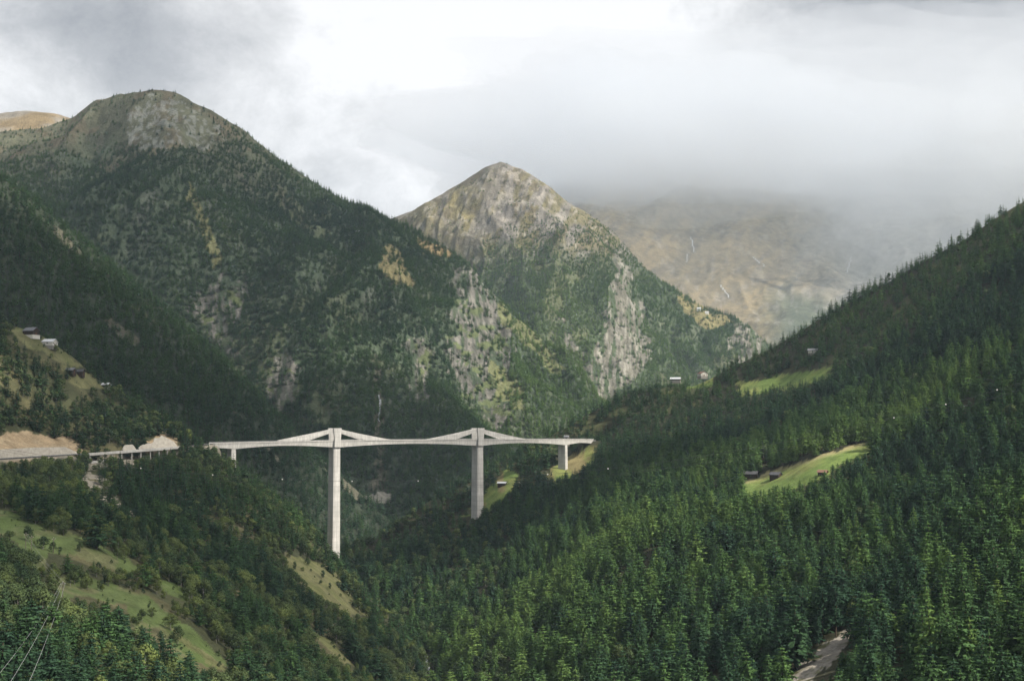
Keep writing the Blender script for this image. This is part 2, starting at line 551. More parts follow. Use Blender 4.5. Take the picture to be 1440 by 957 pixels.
# ------------------------------------------------------------------ road path on the left hillside
road_px = [(-330, 668, 820), (-150, 652, 930), (-60, 645, 985), (0, 641, 1022), (60, 638.5, 1060), (120, 635.5, 1100), (160, 633, 1126), (195, 631, 1150), (228, 629, 1172), (255, 627.5, 1190), (280, 626.5, 1204), (297, 626, 1214)]
road_path = np.array([at(*r) for r in road_px])
road_path[:, 2] = np.interp(np.arange(12), [0, 11], [-29, -15.6])
VIA0, VIA1 = 125, 222                                     # viaduct stretch, photo x
_m = [i for i, r in enumerate(road_px) if not (VIA0 < r[0] < VIA1)]
seg1 = road_path[:6]; seg2 = road_path[8:]
carve(P6, seg1, -.5, 5.5, 15)
carve(P6, seg2, -.5, 5.5, 12)
# hollow under the viaduct
via = road_path[5:9].copy(); via[:, 2] -= 9
carve(P6, via, 0, 6, 22)
# right bridge end: bench
abut = at(829, 619, 1538.)
carve(P7, np.array([abut + arr(0, 4, 0), abut + arr(16, 32, 0), abut + arr(18, 40, 0)]), -.7, 7, 24)

# ------------------------------------------------------------------ clearings (photo outlines, found again on the ground)
A = {}
A["meadow"] = [(1046, 676), (1110, 654), (1165, 636), (1208, 624), (1226, 619), (1222, 630), (1180, 645), (1160, 662), (1115, 678), (1060, 690), (1046, 688)]
A["high_meadow"] = [(1034, 538), (1080, 531), (1150, 517), (1176, 513), (1162, 524), (1105, 539), (1044, 547)]
A["high_meadow2"] = [(960, 529), (1004, 520), (1002, 534), (962, 537)]
A["pier_meadow"] = [(668, 712), (682, 690), (716, 655), (728, 668), (706, 696), (688, 710), (655, 716), (640, 716)]
A["end_meadow"] = [(772, 657), (800, 640), (836, 626), (834, 642), (800, 664), (780, 670)]
A["gully"] = [(1192, 880), (1204, 888), (1180, 922), (1142, 960), (1098, 960), (1150, 912)]
A["left_meadow"] = [(-140, 690), (0, 716), (70, 736), (150, 772), (200, 800), (175, 806), (110, 782), (66, 778), (60, 800), (36, 795), (26, 766), (0, 752), (-140, 735)]
A["left_meadow2"] = [(70, 812), (130, 812), (200, 836), (262, 878), (318, 930), (330, 945), (248, 925), (224, 882), (188, 884), (178, 852), (130, 840), (80, 838)]
A["left_bank"] = [(150, 772), (180, 784), (192, 800), (170, 800)]
A["shed_meadow"] = [(216, 814), (240, 816), (272, 838), (262, 846), (232, 832)]
A["tan_slope"] = [(400, 776), (450, 790), (480, 816), (516, 868), (488, 864), (440, 830), (410, 806)]
A["tan_slope2"] = [(522, 822), (558, 850), (552, 866), (528, 846)]
A["tan_slope3"] = [(232, 880), (300, 922), (330, 945), (300, 935), (250, 900)]
A["tan_slope4"] = [(440, 890), (470, 900), (505, 935), (480, 930)]
A["chalets"] = [(18, 462), (58, 449), (92, 472), (84, 486), (118, 514), (100, 516), (66, 500), (30, 482)]
A["chalets2"] = [(84, 512), (118, 522), (150, 545), (120, 548), (88, 530)]
A["scree"] = [(120, 662), (146, 668), (165, 700), (200, 740), (180, 742), (140, 712), (118, 690)]
A["earth_cut"] = [(-140, 640), (-60, 618), (0, 615), (22, 607), (66, 611), (104, 613), (112, 626), (112, 640), (0, 650), (-140, 660)]
A["cut2"] = [(206, 622), (220, 612), (234, 606), (250, 618), (250, 632), (206, 634)]
A["river"] = [(596, 930), (602, 930), (608, 960), (596, 960)]
A["L2meadow"] = [(536, 350), (556, 348), (578, 380), (582, 404), (560, 400), (545, 392), (530, 372)]
A["L2meadow2"] = [(586, 335), (640, 352), (636, 362), (588, 352)]
A["L2cliff"] = [(640, 384), (668, 372), (700, 420), (718, 470), (712, 520), (720, 580), (700, 600), (680, 580), (655, 560), (640, 520), (636, 450)]
A["L2rock"] = [(300, 395), (345, 388), (340, 440), (320, 500), (290, 470), (268, 440), (280, 420)]
A["L2rock2"] = [(378, 520), (412, 500), (420, 540), (395, 590), (376, 560)]
A["L2rock3"] = [(575, 480), (600, 470), (605, 560), (580, 570)]
A["L2gully"] = [(258, 250), (272, 262), (300, 320), (314, 372), (300, 380), (282, 330)]
A["L2strip"] = [(526, 500), (534, 504), (540, 610), (545, 690), (520, 692), (526, 640), (524, 560)]
A["L2flank"] = [(700, 420), (724, 436), (760, 470), (800, 520), (770, 520), (735, 490), (706, 455)]
A["L2flank2"] = [(690, 500), (740, 560), (735, 580), (700, 560)]
A["L2scree"] = [(172, 172), (205, 138), (250, 142), (300, 168), (318, 205), (270, 214), (240, 205), (200, 212), (176, 204)]
A["L2foot"] = [(478, 700), (530, 694), (552, 692), (548, 706), (500, 716)]
A["L3cliff"] = [(862, 362), (880, 372), (900, 420), (912, 480), (905, 520), (870, 548), (836, 570), (806, 545), (835, 480), (858, 430)]
A["L3cliff2"] = [(790, 455), (812, 470), (815, 540), (800, 580), (782, 540)]
A["L3cliff3"] = [(1030, 450), (1066, 462), (1080, 490), (1050, 520), (1020, 505)]
A["L3meadow"] = [(948, 404), (985, 428), (1030, 448), (1000, 462), (965, 440)]
A["L3cliff4"] = [(720, 490), (745, 500), (760, 540), (740, 560), (722, 530)]


def dist_path(p, path):
    best = np.full(p.G.shape[:2], 1e9)
    for a, b in zip(path[:-1], path[1:]):
        d = b[:2] - a[:2]
        u = np.clip(((p.G[..., :2] - a[:2]) @ d) / (d @ d), 0, 1)
        best = np.minimum(best, np.linalg.norm(p.G[..., :2] - (a[:2] + u[..., None] * d), axis=-1))
    return best


FOREST = (.036, .036, .022); GRASS = (.105, .150, .042); DRY = (.130, .128, .062); EARTH = (.34, .24, .13); ROCK = (.30, .285, .27)
ALP = (.122, .110, .064); YEL = (.185, .160, .082); GREENALP = (.10, .115, .05); HEATH = (.092, .078, .055); SCREE = (.27, .275, .26)


def base_col(p, c): return np.broadcast_to(np.asarray(c, float), p.G.shape).copy()


def col7(p):
    C = base_col(p, FOREST); px, py = p.px, p.py; x, y = p.G[..., 0], p.G[..., 1]
    C = blend(C, sstep(.0, .5, fbm(x / 60, y / 60, 3, 4)) * .7, (.07, .075, .032))
    for k in ("meadow", "high_meadow", "high_meadow2", "pier_meadow", "end_meadow"):
        m = softpoly(px, py, A[k], 5) | inpoly(px, py - 10, A[k])
        d = sstep(-.25, .45, fbm(x / 26, y / 26, 3, 44))
        c = blend(base_col(p, GRASS), d, (.165, .185, .062))
        if k == "meadow":                                           # the upper edge is grazed dry
            c = blend(c, 1 - sstep(2, 10, py - np.interp(px, [1046, 1110, 1165, 1240], [674, 652, 634, 612])), (.24, .21, .11))
        if k in ("pier_meadow", "end_meadow"):
            c = blend(c, sstep(.1, .4, fbm(px / 14, py / 14, 2, 9)), (.17, .145, .07))
        C = np.where(m[..., None], c, C)
    m = softpoly(px, py, A["gully"], 7, .1)
    C = np.where(m[..., None], blend(base_col(p, (.235, .215, .185)), sstep(.05, .35, fbm(x / 7, y / 7, 3, 14)), (.10, .10, .05)), C)
    return C


def col6(p):
    px, py = p.px, p.py; x, y = p.G[..., 0], p.G[..., 1]
    C = base_col(p, (.050, .054, .028))
    n = fbm(x / 35, y / 35, 4, 24)
    C = blend(C, sstep(.0, .5, n) * .8, (.115, .105, .055))
    for k in ("left_meadow", "left_meadow2", "shed_meadow", "left_bank"):
        m = softpoly(px, py, A[k], 5, .05)
        c = blend(base_col(p, (.086, .112, .042)), sstep(-.2, .35, fbm(x / 30, y / 50, 3, 44)), (.078, .108, .036))
        c = blend(c, sstep(.1, .45, fbm(x / 16, y / 22, 3, 54)) * .5, (.140, .125, .072))
        C = np.where(m[..., None], c, C)
    for k in ("tan_slope", "tan_slope2", "tan_slope3", "tan_slope4", "chalets", "chalets2"):
        m = softpoly(px, py, A[k], 6, .06)
        c = blend(base_col(p, DRY), sstep(.0, .4, fbm(x / 20, y / 20, 3, 64)) * .7, (.105, .115, .045))
        C = np.where(m[..., None], c, C)
    m = softpoly(px, py, A["scree"], 9, .08) & (fbm(x / 9, y / 9, 3, 5) > -.12)
    C = np.where(m[..., None], arr(.26, .235, .19), C)
    d = dist_path(p, road_path)
    e = (softpoly(px, py, A["earth_cut"], 6, .07) | softpoly(px, py, A["cut2"], 5, .07)) & (d < 60)
    c = blend(base_col(p, (.25, .19, .12)), sstep(-.2, .35, fbm(x / 6, y / 6, 3, 25)), (.31, .245, .16))
    C = np.where(e[..., None], c, C)
    C = blend(C, (1 - sstep(7, 12, d)) * .8, (.25, .23, .19))
    m = inpoly(px, py, [(118, 640), (200, 640), (196, 664), (128, 682)]) & (d < 40)
    C = np.where(m[..., None], arr(.20, .18, .14), C)
    return C


def col5(p):
    C = base_col(p, (.028, .036, .024)); x, y = p.G[..., 0], p.G[..., 1]
    return blend(C, (fbm(x / 60, y / 60, 4, 14) > .52) * .5, (.13, .115, .085))


def col2(p):
    px, py = p.px, p.py; x, y, z = p.G[..., 0], p.G[..., 1], p.G[..., 2]
    fine = fbm(x / 40, y / 40, 4, 33); mid = fbm(x / 140, y / 140, 4, 37)
    C = base_col(p, (.045, .060, .038))
    C = blend(C, sstep(.1, .5, mid) * .7, (.065, .075, .042))
    al = sstep(520, 760, z + 160 * mid)
    C = blend(C, al, (.076, .078, .052))
    C = blend(C, al * sstep(.05, .4, fine) * .45, (.10, .075, .050))
    steep = 1 - sstep(.50, .66, p.n[..., 2])
    C = blend(C, steep * sstep(.1, .4, fine) * .25, (.16, .155, .145))
    def on(k, c, w=1.0, j=10, fr=.05):
        nonlocal C
        C = blend(C, softpoly(px, py, A[k], j, fr) * w, c)
    on("L2gully", (.125, .125, .06)); on("L2meadow", (.145, .128, .066)); on("L2meadow2", (.17, .13, .07))
    for k in ("L2cliff", "L2rock", "L2rock2", "L2rock3"):
        m = softpoly(px, py, A[k], 24, .05) & (fbm(px / 5, py / 22, 4, 13) > -.16)
        C = np.where(m[..., None], blend(base_col(p, (.070, .070, .060)), sstep(-.25, .35, fbm(px / 3.2, py / 17, 4, 17)), (.138, .131, .116)), C)
        m2 = softpoly(px, py, A[k], 22, .04) & (fbm(px / 14, py / 12, 3, 19) > .32)
        C = np.where(m2[..., None], arr(.08, .096, .046), C)
    for k in ("L2flank", "L2flank2"):
        on(k, (.125, .13, .06), .75, 14)
    m = softpoly(px, py, A["L2scree"], 16, .05) & (fbm(px / 5, py / 5, 4, 43) > .08)
    C = blend(C, m * .6, (.17, .18, .168))
    on("L2strip", (.15, .13, .095), .5, 5); on("L2foot", (.28, .26, .22), .8, 5)
    return C


def col2b(p):
    x, y = p.G[..., 0], p.G[..., 1]
    return blend(base_col(p, (.17, .13, .075)), sstep(.0, .4, fbm(x / 80, y / 80, 4, 3)), (.20, .18, .15))


def col3(p):
    px, py = p.px, p.py; x, y, z = p.G[..., 0], p.G[..., 1], p.G[..., 2]
    fine = fbm(px / 9, py / 9, 5, 33); mid = fbm(px / 40, py / 40, 4, 37)
    C = base_col(p, ALP)
    C = blend(C, sstep(-.05, .3, mid + (650 - px) / 420.) * .9, YEL)
    C = blend(C, sstep(.0, .3, fbm(px / 22, py / 14, 4, 57)) * .75, HEATH)
    rk = sstep(-.05, .22, fbm((px + py * .4) / 14, (py - px * .4) / 34, 5, 23) + .12) * sstep(560, 720, px + 70 * mid)
    C = blend(C, rk * .8, (.155, .145, .135))
    C = blend(C, (fine > .3) * .5, (.26, .24, .21))
    low = sstep(330, 395, py + 36 * mid)
    C = blend(C, low, (.052, .070, .038))
    C = blend(C, low * sstep(.1, .45, mid) * .45, (.11, .11, .055))
    steep = 1 - sstep(.50, .64, p.n[..., 2])
    C = blend(C, low * steep * .2, (.17, .165, .14))
    for k in ("L3cliff", "L3cliff2", "L3cliff3", "L3cliff4"):
        m = softpoly(px, py, A[k], 22, .05) & (fbm(px / 5.5, py / 26, 4, 13) > -.2)
        C = np.where(m[..., None], blend(base_col(p, (.10, .096, .076)), sstep(-.25, .35, fbm(px / 3.2, py / 17, 4, 17)), (.19, .182, .155)), C)
    C = blend(C, softpoly(px, py, A["L3meadow"], 10, .05) * .9, (.165, .145, .072))
    return C


def col4(p):
    px, py = p.px, p.py
    mid = fbm((px + py) / 46, (py - px * .6) / 90, 5, 37)
    C = base_col(p, (.165, .135, .082))
    C = blend(C, sstep(-.1, .35, mid), (.205, .16, .09))
    C = blend(C, sstep(0, .35, fbm((px + py) / 16, (py - px * .6) / 46, 5, 7)) * .6, (.115, .10, .072))
    C = blend(C, sstep(1080, 1200, px + 50 * mid) * .75, (.15, .155, .15))
    C = blend(C, sstep(395, 440, py + 30 * mid) * sstep(1040, 1120, px), (.075, .085, .06))
    C = blend(C, (fbm(px / 7, py / 12, 4, 77) > .3) * .25, (.25, .24, .23))
    return C


patch_object(P7, col7, M["ground_near"]); patch_object(P6, col6, M["ground_near"]); patch_object(P5, col5, M["ground_near"])
patch_object(P2, col2, M["ground_far"]); patch_object(P2b, col2b, M["ground_far"]); patch_object(P3, col3, M["ground_far"]); patch_object(P4, col4, M["ground_far"])

# valley floor under everything
mb = MB(); gx = np.linspace(-3600, 3600, 13); gy = np.linspace(-700, 6640, 13)
mb.v = [(x, y, -330 + max(0, y - 1600) * .02) for y in gy for x in gx]
mb.f = [(j * 13 + i, j * 13 + i + 1, (j + 1) * 13 + i + 1, (j + 1) * 13 + i) for j in range(12) for i in range(12)]; mb.m = [0] * 144
tag(mb.build("ground", solid_mat("valley_earth", (.06, .07, .035), .95, .4, .02)), kind="structure")

# ------------------------------------------------------------------ trees
def orient(Q, Nn):
    g = np.cross(Q[:, 1] - Q[:, 0], Q[:, 2] - Q[:, 0])
    f = (g * Nn).sum(-1) < 0
    Q[f] = Q[f][:, ::-1]
    return Q


def crown_normals(Q, h, rad, kind):
    """outward normals of the crown body, one per leaf spray"""
    c = Q.mean(1); r = np.random.default_rng(1)
    if kind == "conifer":
        n = np.c_[c[:, :2] / rad, np.full(len(c), .42)]
        n[:, :2] *= (.9 / np.maximum(.25, 1.05 - c[:, 2:3] / h)) ** .6
    else:
        n = np.c_[c[:, :2] / rad, (c[:, 2] - h * .45) / (h * .5)]
    n = n / (np.linalg.norm(n, axis=1)[:, None] + 1e-6) + r.normal(0, .28, n.shape)
    return n / np.linalg.norm(n, axis=1)[:, None]


def set_normals(me, Nn, extra=0):
    V = np.repeat(Nn, 4, axis=0)
    n = len(me.vertices) - len(V)
    if n:
        co = np.empty(len(me.vertices) * 3, np.float32); me.vertices.foreach_get("co", co)
        t = co.reshape(-1, 3)[len(V):].copy(); t[:, 2] = .05
        V = np.r_[V, t / (np.linalg.norm(t, axis=1)[:, None] + 1e-6)]
    me.polygons.foreach_set("use_smooth", [True] * len(me.polygons))
    me.normals_split_custom_set_from_vertices(V.astype(float).tolist())
    me.update()


def conifer(seed, h=20., rad=3.6, levels=24, br=6, clumps=3, droop=.25, shape=.85, start=.12, irregular=.25, size=1.0):
    r = np.random.default_rng(seed)
    Q = []
    for li in range(levels):
        t = (li + r.uniform(-.3, .3)) / levels
        t = min(max(t, 0), .99)
        z = h * (start + (1 - start) * t)
        R_ = rad * (1 - t) ** shape * r.uniform(1 - irregular, 1 + irregular) + .12
        for b in range(br):
            an = 2 * math.pi * (b / br) + r.uniform(-.4, .4) + li * 1.3
            l = R_ * r.uniform(.6, 1.12)
            d = np.array([math.cos(an), math.sin(an), 0.]); s = np.array([-d[1], d[0], 0.])
            for k in range(clumps):
                u = (k + .6 + r.uniform(-.25, .25)) / clumps
                c = d * l * u + np.array([0, 0, z - droop * l * u * u + .15 * l * u])
                ln = (l / clumps * .95 + .25) * r.uniform(.8, 1.25) * size
                w = (.30 * l * (1.1 - .55 * u) + .22) * r.uniform(.75, 1.25) * size
                tilt = r.uniform(-.5, .15)
                dd = d + np.array([0, 0, tilt]) + s * r.uniform(-.5, .5)
                roll = r.uniform(-.7, .7)
                ss = s * math.cos(roll) + np.array([0, 0, math.sin(roll)])
                Q.append([c - dd * ln * .5, c - ss * w * .55, c + dd * ln * .75, c + ss * w * .55])
                if r.random() < .75:                               # hanging twigs
                    Q.append([c + s * w * .4, c + np.array([0, 0, .1]) - dd * ln * .4, c - s * w * .4, c + np.array([0, 0, -1.0 * w]) + dd * ln * .25])
    top = np.array([0, 0, h])
    for an in (0, 1.05, 2.1):
        s = np.array([math.cos(an), math.sin(an), 0]) * .22
        Q.append([top + [0, 0, .5], top - [0, 0, .6] + s, top - [0, 0, 1.5], top - [0, 0, .6] - s])
    return np.array(Q)


def lumpy(seed, h=14., rad=4.6, lobes=13, leaves=70, size=.8, low=.22, narrow=1.0):
    r = np.random.default_rng(seed)
    Q = []; C = []
    for i in range(lobes):
        t = r.uniform(0, 1) ** .8
        an = r.uniform(0, 2 * math.pi)
        env = math.sin(math.pi * min(max(.12 + .86 * t, 0), 1)) ** .6
        rr = rad * env * r.uniform(.25, .75) * narrow
        c = np.array([math.cos(an) * rr, math.sin(an) * rr, h * (low + (1 - low) * (.12 + .72 * t))])
        C.append((c, rad * r.uniform(.34, .52) * (1.1 - .35 * t)))
    C.append((np.array([0, 0, h * .86]), rad * .42))
    for c, s in C:
        for k in range(leaves):
            v = r.normal(size=3); v /= np.linalg.norm(v)
            q = c + v * s * r.uniform(.62, 1.08) * np.array([1, 1, .85])
            n = v + r.normal(size=3) * .55; n /= np.linalg.norm(n)
            a = np.cross(n, r.normal(size=3)); a /= np.linalg.norm(a); b = np.cross(n, a)
            w = size * r.uniform(.5, 1.2)
            Q.append([q - a * w * .5, q - b * w * .35, q + a * w * .55, q + b * w * .35])
    return np.array(Q), C


def trunk_mb(h, r0, top=.95, m=0, limbs=None, seed=0):
    mb = MB(); r = np.random.default_rng(seed)
    k = 6
    pts = [np.array([r.normal() * .05 * i, r.normal() * .05 * i, -1.5 + (h * top + 1.5) * i / (k - 1)]) for i in range(k)]
    mb.tube(pts, [r0 * (1 - .9 * i / (k - 1)) + .03 for i in range(k)], 6, m)
    for c in (limbs or []):
        z = c[2] * .55
        a = np.array([0, 0, z]); mb.tube([a, (a + c) / 2 + [0, 0, -.2], c], [r0 * .42, r0 * .28, r0 * .1], 5, m)
    return mb


def join_meshes(name, crown_Q, tmb, mats):
    nv = len(crown_Q) * 4
    V = np.concatenate([crown_Q.reshape(-1, 3), np.array(tmb.v)])
    F_ = [(4 * i, 4 * i + 1, 4 * i + 2, 4 * i + 3) for i in range(len(crown_Q))] + [tuple(nv + q for q in f) for f in tmb.f]
    me = bpy.data.meshes.new(name); me.from_pydata(V.tolist(), [], F_)
    mi = np.zeros(len(F_), np.int32); mi[len(crown_Q):] = 1
    me.polygons.foreach_set("material_index", mi); me.update()
    for m in mats: me.materials.append(m)
    return me


src_con = bpy.data.collections.new("conifer_kinds"); src_bro = bpy.data.collections.new("broadleaf_kinds")
con_parts, bro_parts = [], []
CON = [  # detailed
    dict(seed=1, h=20, rad=4.4, levels=17, br=8, clumps=4, droop=.28, shape=.58, irregular=.28),
    dict(seed=2, h=20, rad=5.2, levels=15, br=8, clumps=4, droop=.12, shape=.50, irregular=.34),
    dict(seed=3, h=20, rad=3.8, levels=18, br=8, clumps=4, droop=.34, shape=.66, irregular=.22),
    dict(seed=4, h=20, rad=5.4, levels=13, br=8, clumps=4, droop=.0, shape=.48, irregular=.45, start=.25),
    dict(seed=5, h=20, rad=4.6, levels=15, br=8, clumps=4, droop=.18, shape=.52, irregular=.38, start=.16),
]
CONLO = [dict(seed=11, h=20, rad=4.3, levels=11, br=6, clumps=2, droop=.25, shape=.68, size=1.1),
         dict(seed=12, h=20, rad=5.0, levels=10, br=6, clumps=2, droop=.1, shape=.58, irregular=.38, size=1.1),
         dict(seed=13, h=20, rad=3.8, levels=11, br=6, clumps=2, droop=.3, shape=.75, size=1.1)]
for i, k in enumerate(CON + CONLO):
    Q = conifer(**k); tm = trunk_mb(k["h"], .30, seed=i)
    Nn = crown_normals(Q, k["h"], k["rad"], "conifer"); Q = orient(Q, Nn)
    jm = join_meshes("conifer", Q, tm, [M["conifer"], M["bark"]]); set_normals(jm, Nn)
    src_con.objects.link(bpy.data.objects.new("conifer_source", jm))
    if i < len(CON):
        c = quads_mesh("crown", Q); set_normals(c, Nn); c.materials.append(M["conifer"]); t = tm.mesh("trunk"); t.materials.append(M["bark"]); con_parts.append((c, t))
BRO = [dict(seed=21, rad=5.0, lobes=16, leaves=80, low=.08), dict(seed=22, h=15, rad=4.6, lobes=17, leaves=75, narrow=.85, low=.08), dict(seed=23, h=12, rad=5.6, lobes=16, leaves=80, low=.04), dict(seed=24, h=16, rad=3.8, lobes=17, leaves=70, narrow=.8, size=.75, low=.1)]
BROLO = [dict(seed=31, rad=5.0, leaves=26, size=1.5, lobes=13, low=.06), dict(seed=32, h=15, rad=4.6, leaves=26, size=1.5, lobes=13, narrow=.85, low=.08)]
for i, k in enumerate(BRO + BROLO):
    Q, C = lumpy(**k); h = k.get("h", 14.)
    tm = trunk_mb(h, .17, .7, limbs=[c for c, s in C[:6]], seed=i + 40)
    cc = np.array([c for c, s_ in C]); ss_ = np.array([s_ for c, s_ in C])
    qc = Q.mean(1); near = np.argmin(np.linalg.norm(qc[:, None] - cc[None], axis=-1) / ss_, axis=1)
    Nn = crown_normals(Q, h, k.get("rad", 4.6), "broadleaf") * .6 + (qc - cc[near]) / ss_[near][:, None] * .8
    Nn /= np.linalg.norm(Nn, axis=1)[:, None]; Q = orient(Q, Nn)
    jm = join_meshes("broadleaf", Q, tm, [M["broadleaf"], M["bark_pale"]]); set_normals(jm, Nn)
    src_bro.objects.link(bpy.data.objects.new("broadleaf_source", jm))
    if i < len(BRO):
        c = quads_mesh("crown", Q); set_normals(c, Nn); c.materials.append(M["broadleaf"]); t = tm.mesh("trunk"); t.materials.append(M["bark_pale"]); bro_parts.append((c, t))


def scatter(p, n, dens, spacing, seed):
    """random ground points, weight = plan area x dens(px,py,P,n)"""
    r = np.random.default_rng(seed)
    G = p.G
    a = G[1:, :-1] - G[:-1, :-1]; b = G[:-1, 1:] - G[:-1, :-1]
    ar = np.abs(a[..., 0] * b[..., 1] - a[..., 1] * b[..., 0])
    ar[-1] = 0
    cen = .25 * (G[1:, 1:] + G[:-1, 1:] + G[1:, :-1] + G[:-1, :-1])
    px, py = proj(cen)
    w = ar * dens(px, py, cen, p.n[:-1, :-1])
    cw = np.cumsum(w.ravel())
    k = np.searchsorted(cw, r.random(n) * cw[-1])
    k = np.minimum(k, cw.size - 1)
    i, j = np.unravel_index(k, ar.shape)
    u, v = r.random(n)[:, None], r.random(n)[:, None]
    P = (G[i, j] * (1 - u) + G[i, j + 1] * u) * (1 - v) + (G[i + 1, j] * (1 - u) + G[i + 1, j + 1] * u) * v
    key = np.floor(P[:, 0] / spacing).astype(np.int64) * 1000003 + np.floor(P[:, 1] / spacing).astype(np.int64)
    _, first = np.unique(key, return_index=True)
    return P[np.sort(first)]


def clear_of(P, h, keys, up=(0, .15, .3, .45, .6, .72, .84, .95), grow=0.):
    """False for a tree that stands on, or would cover, one of the clearings"""
    ok = np.ones(len(P), bool)
    for s in up:
        q = P.copy(); q[:, 2] += h * s
        px, py = proj(q)
        for k in keys:
            j = 3. if k in ("meadow", "river", "gully") else (24. if k.startswith("left") or k.startswith("chalets") else 11.)
            ok &= ~inpoly(px + j * fbm(P[:, 0] / 18, P[:, 1] / 18, 2, 61), py + j * .7 * fbm(P[:, 0] / 18, P[:, 1] / 18, 2, 71), A[k])
    return ok


# bridge setting-out (needed to keep trees clear of it)
T1 = arr(*at(470.5, 620, 1300)[:2]); T2 = arr(*at(671.5, 619, 1397)[:2])
B0 = arr(*at(326, 622, 1226)[:2]); Bs = arr(*at(297, 622, 1213)[:2]); B3 = arr(*at(791.5, 619, 1477)[:2]); Be = arr(*at(829, 619, 1538)[:2])
ZD = -14.2


def far_from(P, pts, r):
    ok = np.ones(len(P), bool)
    for q in pts:
        ok &= np.hypot(P[:, 0] - q[0], P[:, 1] - q[1]) > r
    return ok


def path_far(P, path, r):
    ok = np.ones(len(P), bool)
    for a, b in zip(path[:-1], path[1:]):
        d = b[:2] - a[:2]; u = np.clip(((P[:, :2] - a[:2]) @ d) / (d @ d), 0, 1)
        ok &= np.linalg.norm(P[:, :2] - (a[:2] + u[:, None] * d), axis=1) > r
    return ok


def one(px, py, P, n): return np.ones(px.shape)


con, bro, mtn = [], [], []        # rows: x y z  height  tint  variant  width


def rows(P, h, tint, var, wid):
    return np.c_[P, h, tint, var, wid]


# -- right slope
P = scatter(P7, 36000, one, 7.6, 101)
n = len(P); r = np.random.default_rng(102)
x, y = P[:, 0], P[:, 1]
h = 20.5 * (1 + .25 * fbm(x / 45, y / 45, 3, 201)) * r.uniform(.6, 1.25, n)
h *= 1 - .32 * sstep(1250, 1600, y)
ppx, ppy = proj(P)
edge = clear_of(P, h, ("meadow", "high_meadow", "high_meadow2", "pier_meadow", "end_meadow", "gully", "river"))
h = np.where(edge, h, h * .45)
ok = clear_of(P, h, ("meadow", "high_meadow", "high_meadow2", "pier_meadow", "end_meadow", "gully", "river"))
ok &= (r.random(n) < .93 - .5 * (fbm(x / 40, y / 40, 3, 205) > .42))
bridge_path = [np.r_[q, 0] for q in (Bs, B0, T1, T2, B3, Be)]
ok &= path_far(P, bridge_path, 10) | (P[:, 2] + h < ZD - 9)
for q, rr in ((T1, 11), (T2, 12), (B3, 11), (Be, 9)):
    ok &= far_from(P, [q], rr)
# nothing in front of the bridge may stand taller than the photo shows
q = P.copy(); q[:, 2] += h
tx, ty = proj(q)
lim = np.interp(tx, [420, 462, 500, 560, 600, 640, 664, 690, 708, 722, 735, 765, 775, 800, 830], [700, 745, 748, 712, 690, 668, 714, 704, 700, 680, 650, 646, 662, 660, 630])
inbr = (tx > 440) & (tx < 832) & (P[:, 1] < np.interp(tx, [440, 470, 672, 791, 829], [1285, 1298, 1394, 1474, 1535])) & (P[:, 1] > 900)
h = np.where(inbr & (ty < lim), np.maximum(h - (lim - ty) * P[:, 1] / F, 3.0), h)
ok &= h > 4.0
tint = np.clip(.42 + .75 * fbm(x / 170, y / 170, 3, 207) + r.normal(0, .22, n), 0, 1)
near_m = np.hypot(x - 290, y - 1190) < 130
tint = np.where(near_m & (y > 1090), np.clip(tint + .35, 0, 1), tint)  # sunlit tree row behind the meadow, its light put into the tint
far = 1 - sstep(1050, 1350, y) * .35
tint *= far
var = r.integers(0, 5, n); var = np.where(y > 1400, 5 + r.integers(0, 3, n), var)
wid = r.uniform(.95, 1.4, n)
low = (P[:, 2] < -100) & (ppx < 720) & (r.random(n) < .45) | (r.random(n) < .035)     # broadleaves along the river
con.append(rows(P, h, tint, var, wid)[ok & ~low])
k = ok & low
bro.append(rows(P, np.clip(h * .7, 6, 13), np.clip(.35 + r.normal(0, .2, n), 0, 1), np.where(y > 1150, 4 + r.integers(0, 2, n), r.integers(0, 4, n)), wid * 1.1)[k])

# -- left hillside: mixed wood
P = scatter(P6, 30000, one, 5.8, 111)
n = len(P); r = np.random.default_rng(112); x, y = P[:, 0], P[:, 1]
ppx, ppy = proj(P)
cl6 = ("left_meadow", "left_meadow2", "shed_meadow", "left_bank", "tan_slope", "tan_slope2", "tan_slope3", "tan_slope4", "chalets", "chalets2", "river", "earth_cut", "cut2")
conif = r.random(n) < np.where(ppy < 640, .62, .32 + .9 * fbm(x / 60, y / 60, 3, 221)) + .55 * ((ppx < 290) & (ppy > 900)) + .35 * ((ppx > 170) & (ppx < 420) & (ppy > 620) & (ppy < 740))
h = np.where(conif, 15.5 * r.uniform(.6, 1.25, n), 10.5 * r.uniform(.55, 1.3, n)) * (1 + .2 * fbm(x / 50, y / 50, 2, 225))
edge = clear_of(P, h, cl6)
h = np.where(edge, h, h * r.uniform(.25, .7, n))
ok = clear_of(P, h, cl6)
ok &= r.random(n) < .86 - .75 * softpoly(ppx, ppy, A["scree"], 8)
ok &= path_far(P, road_path, 8)
ok &= far_from(P, [B0, Bs], 8)
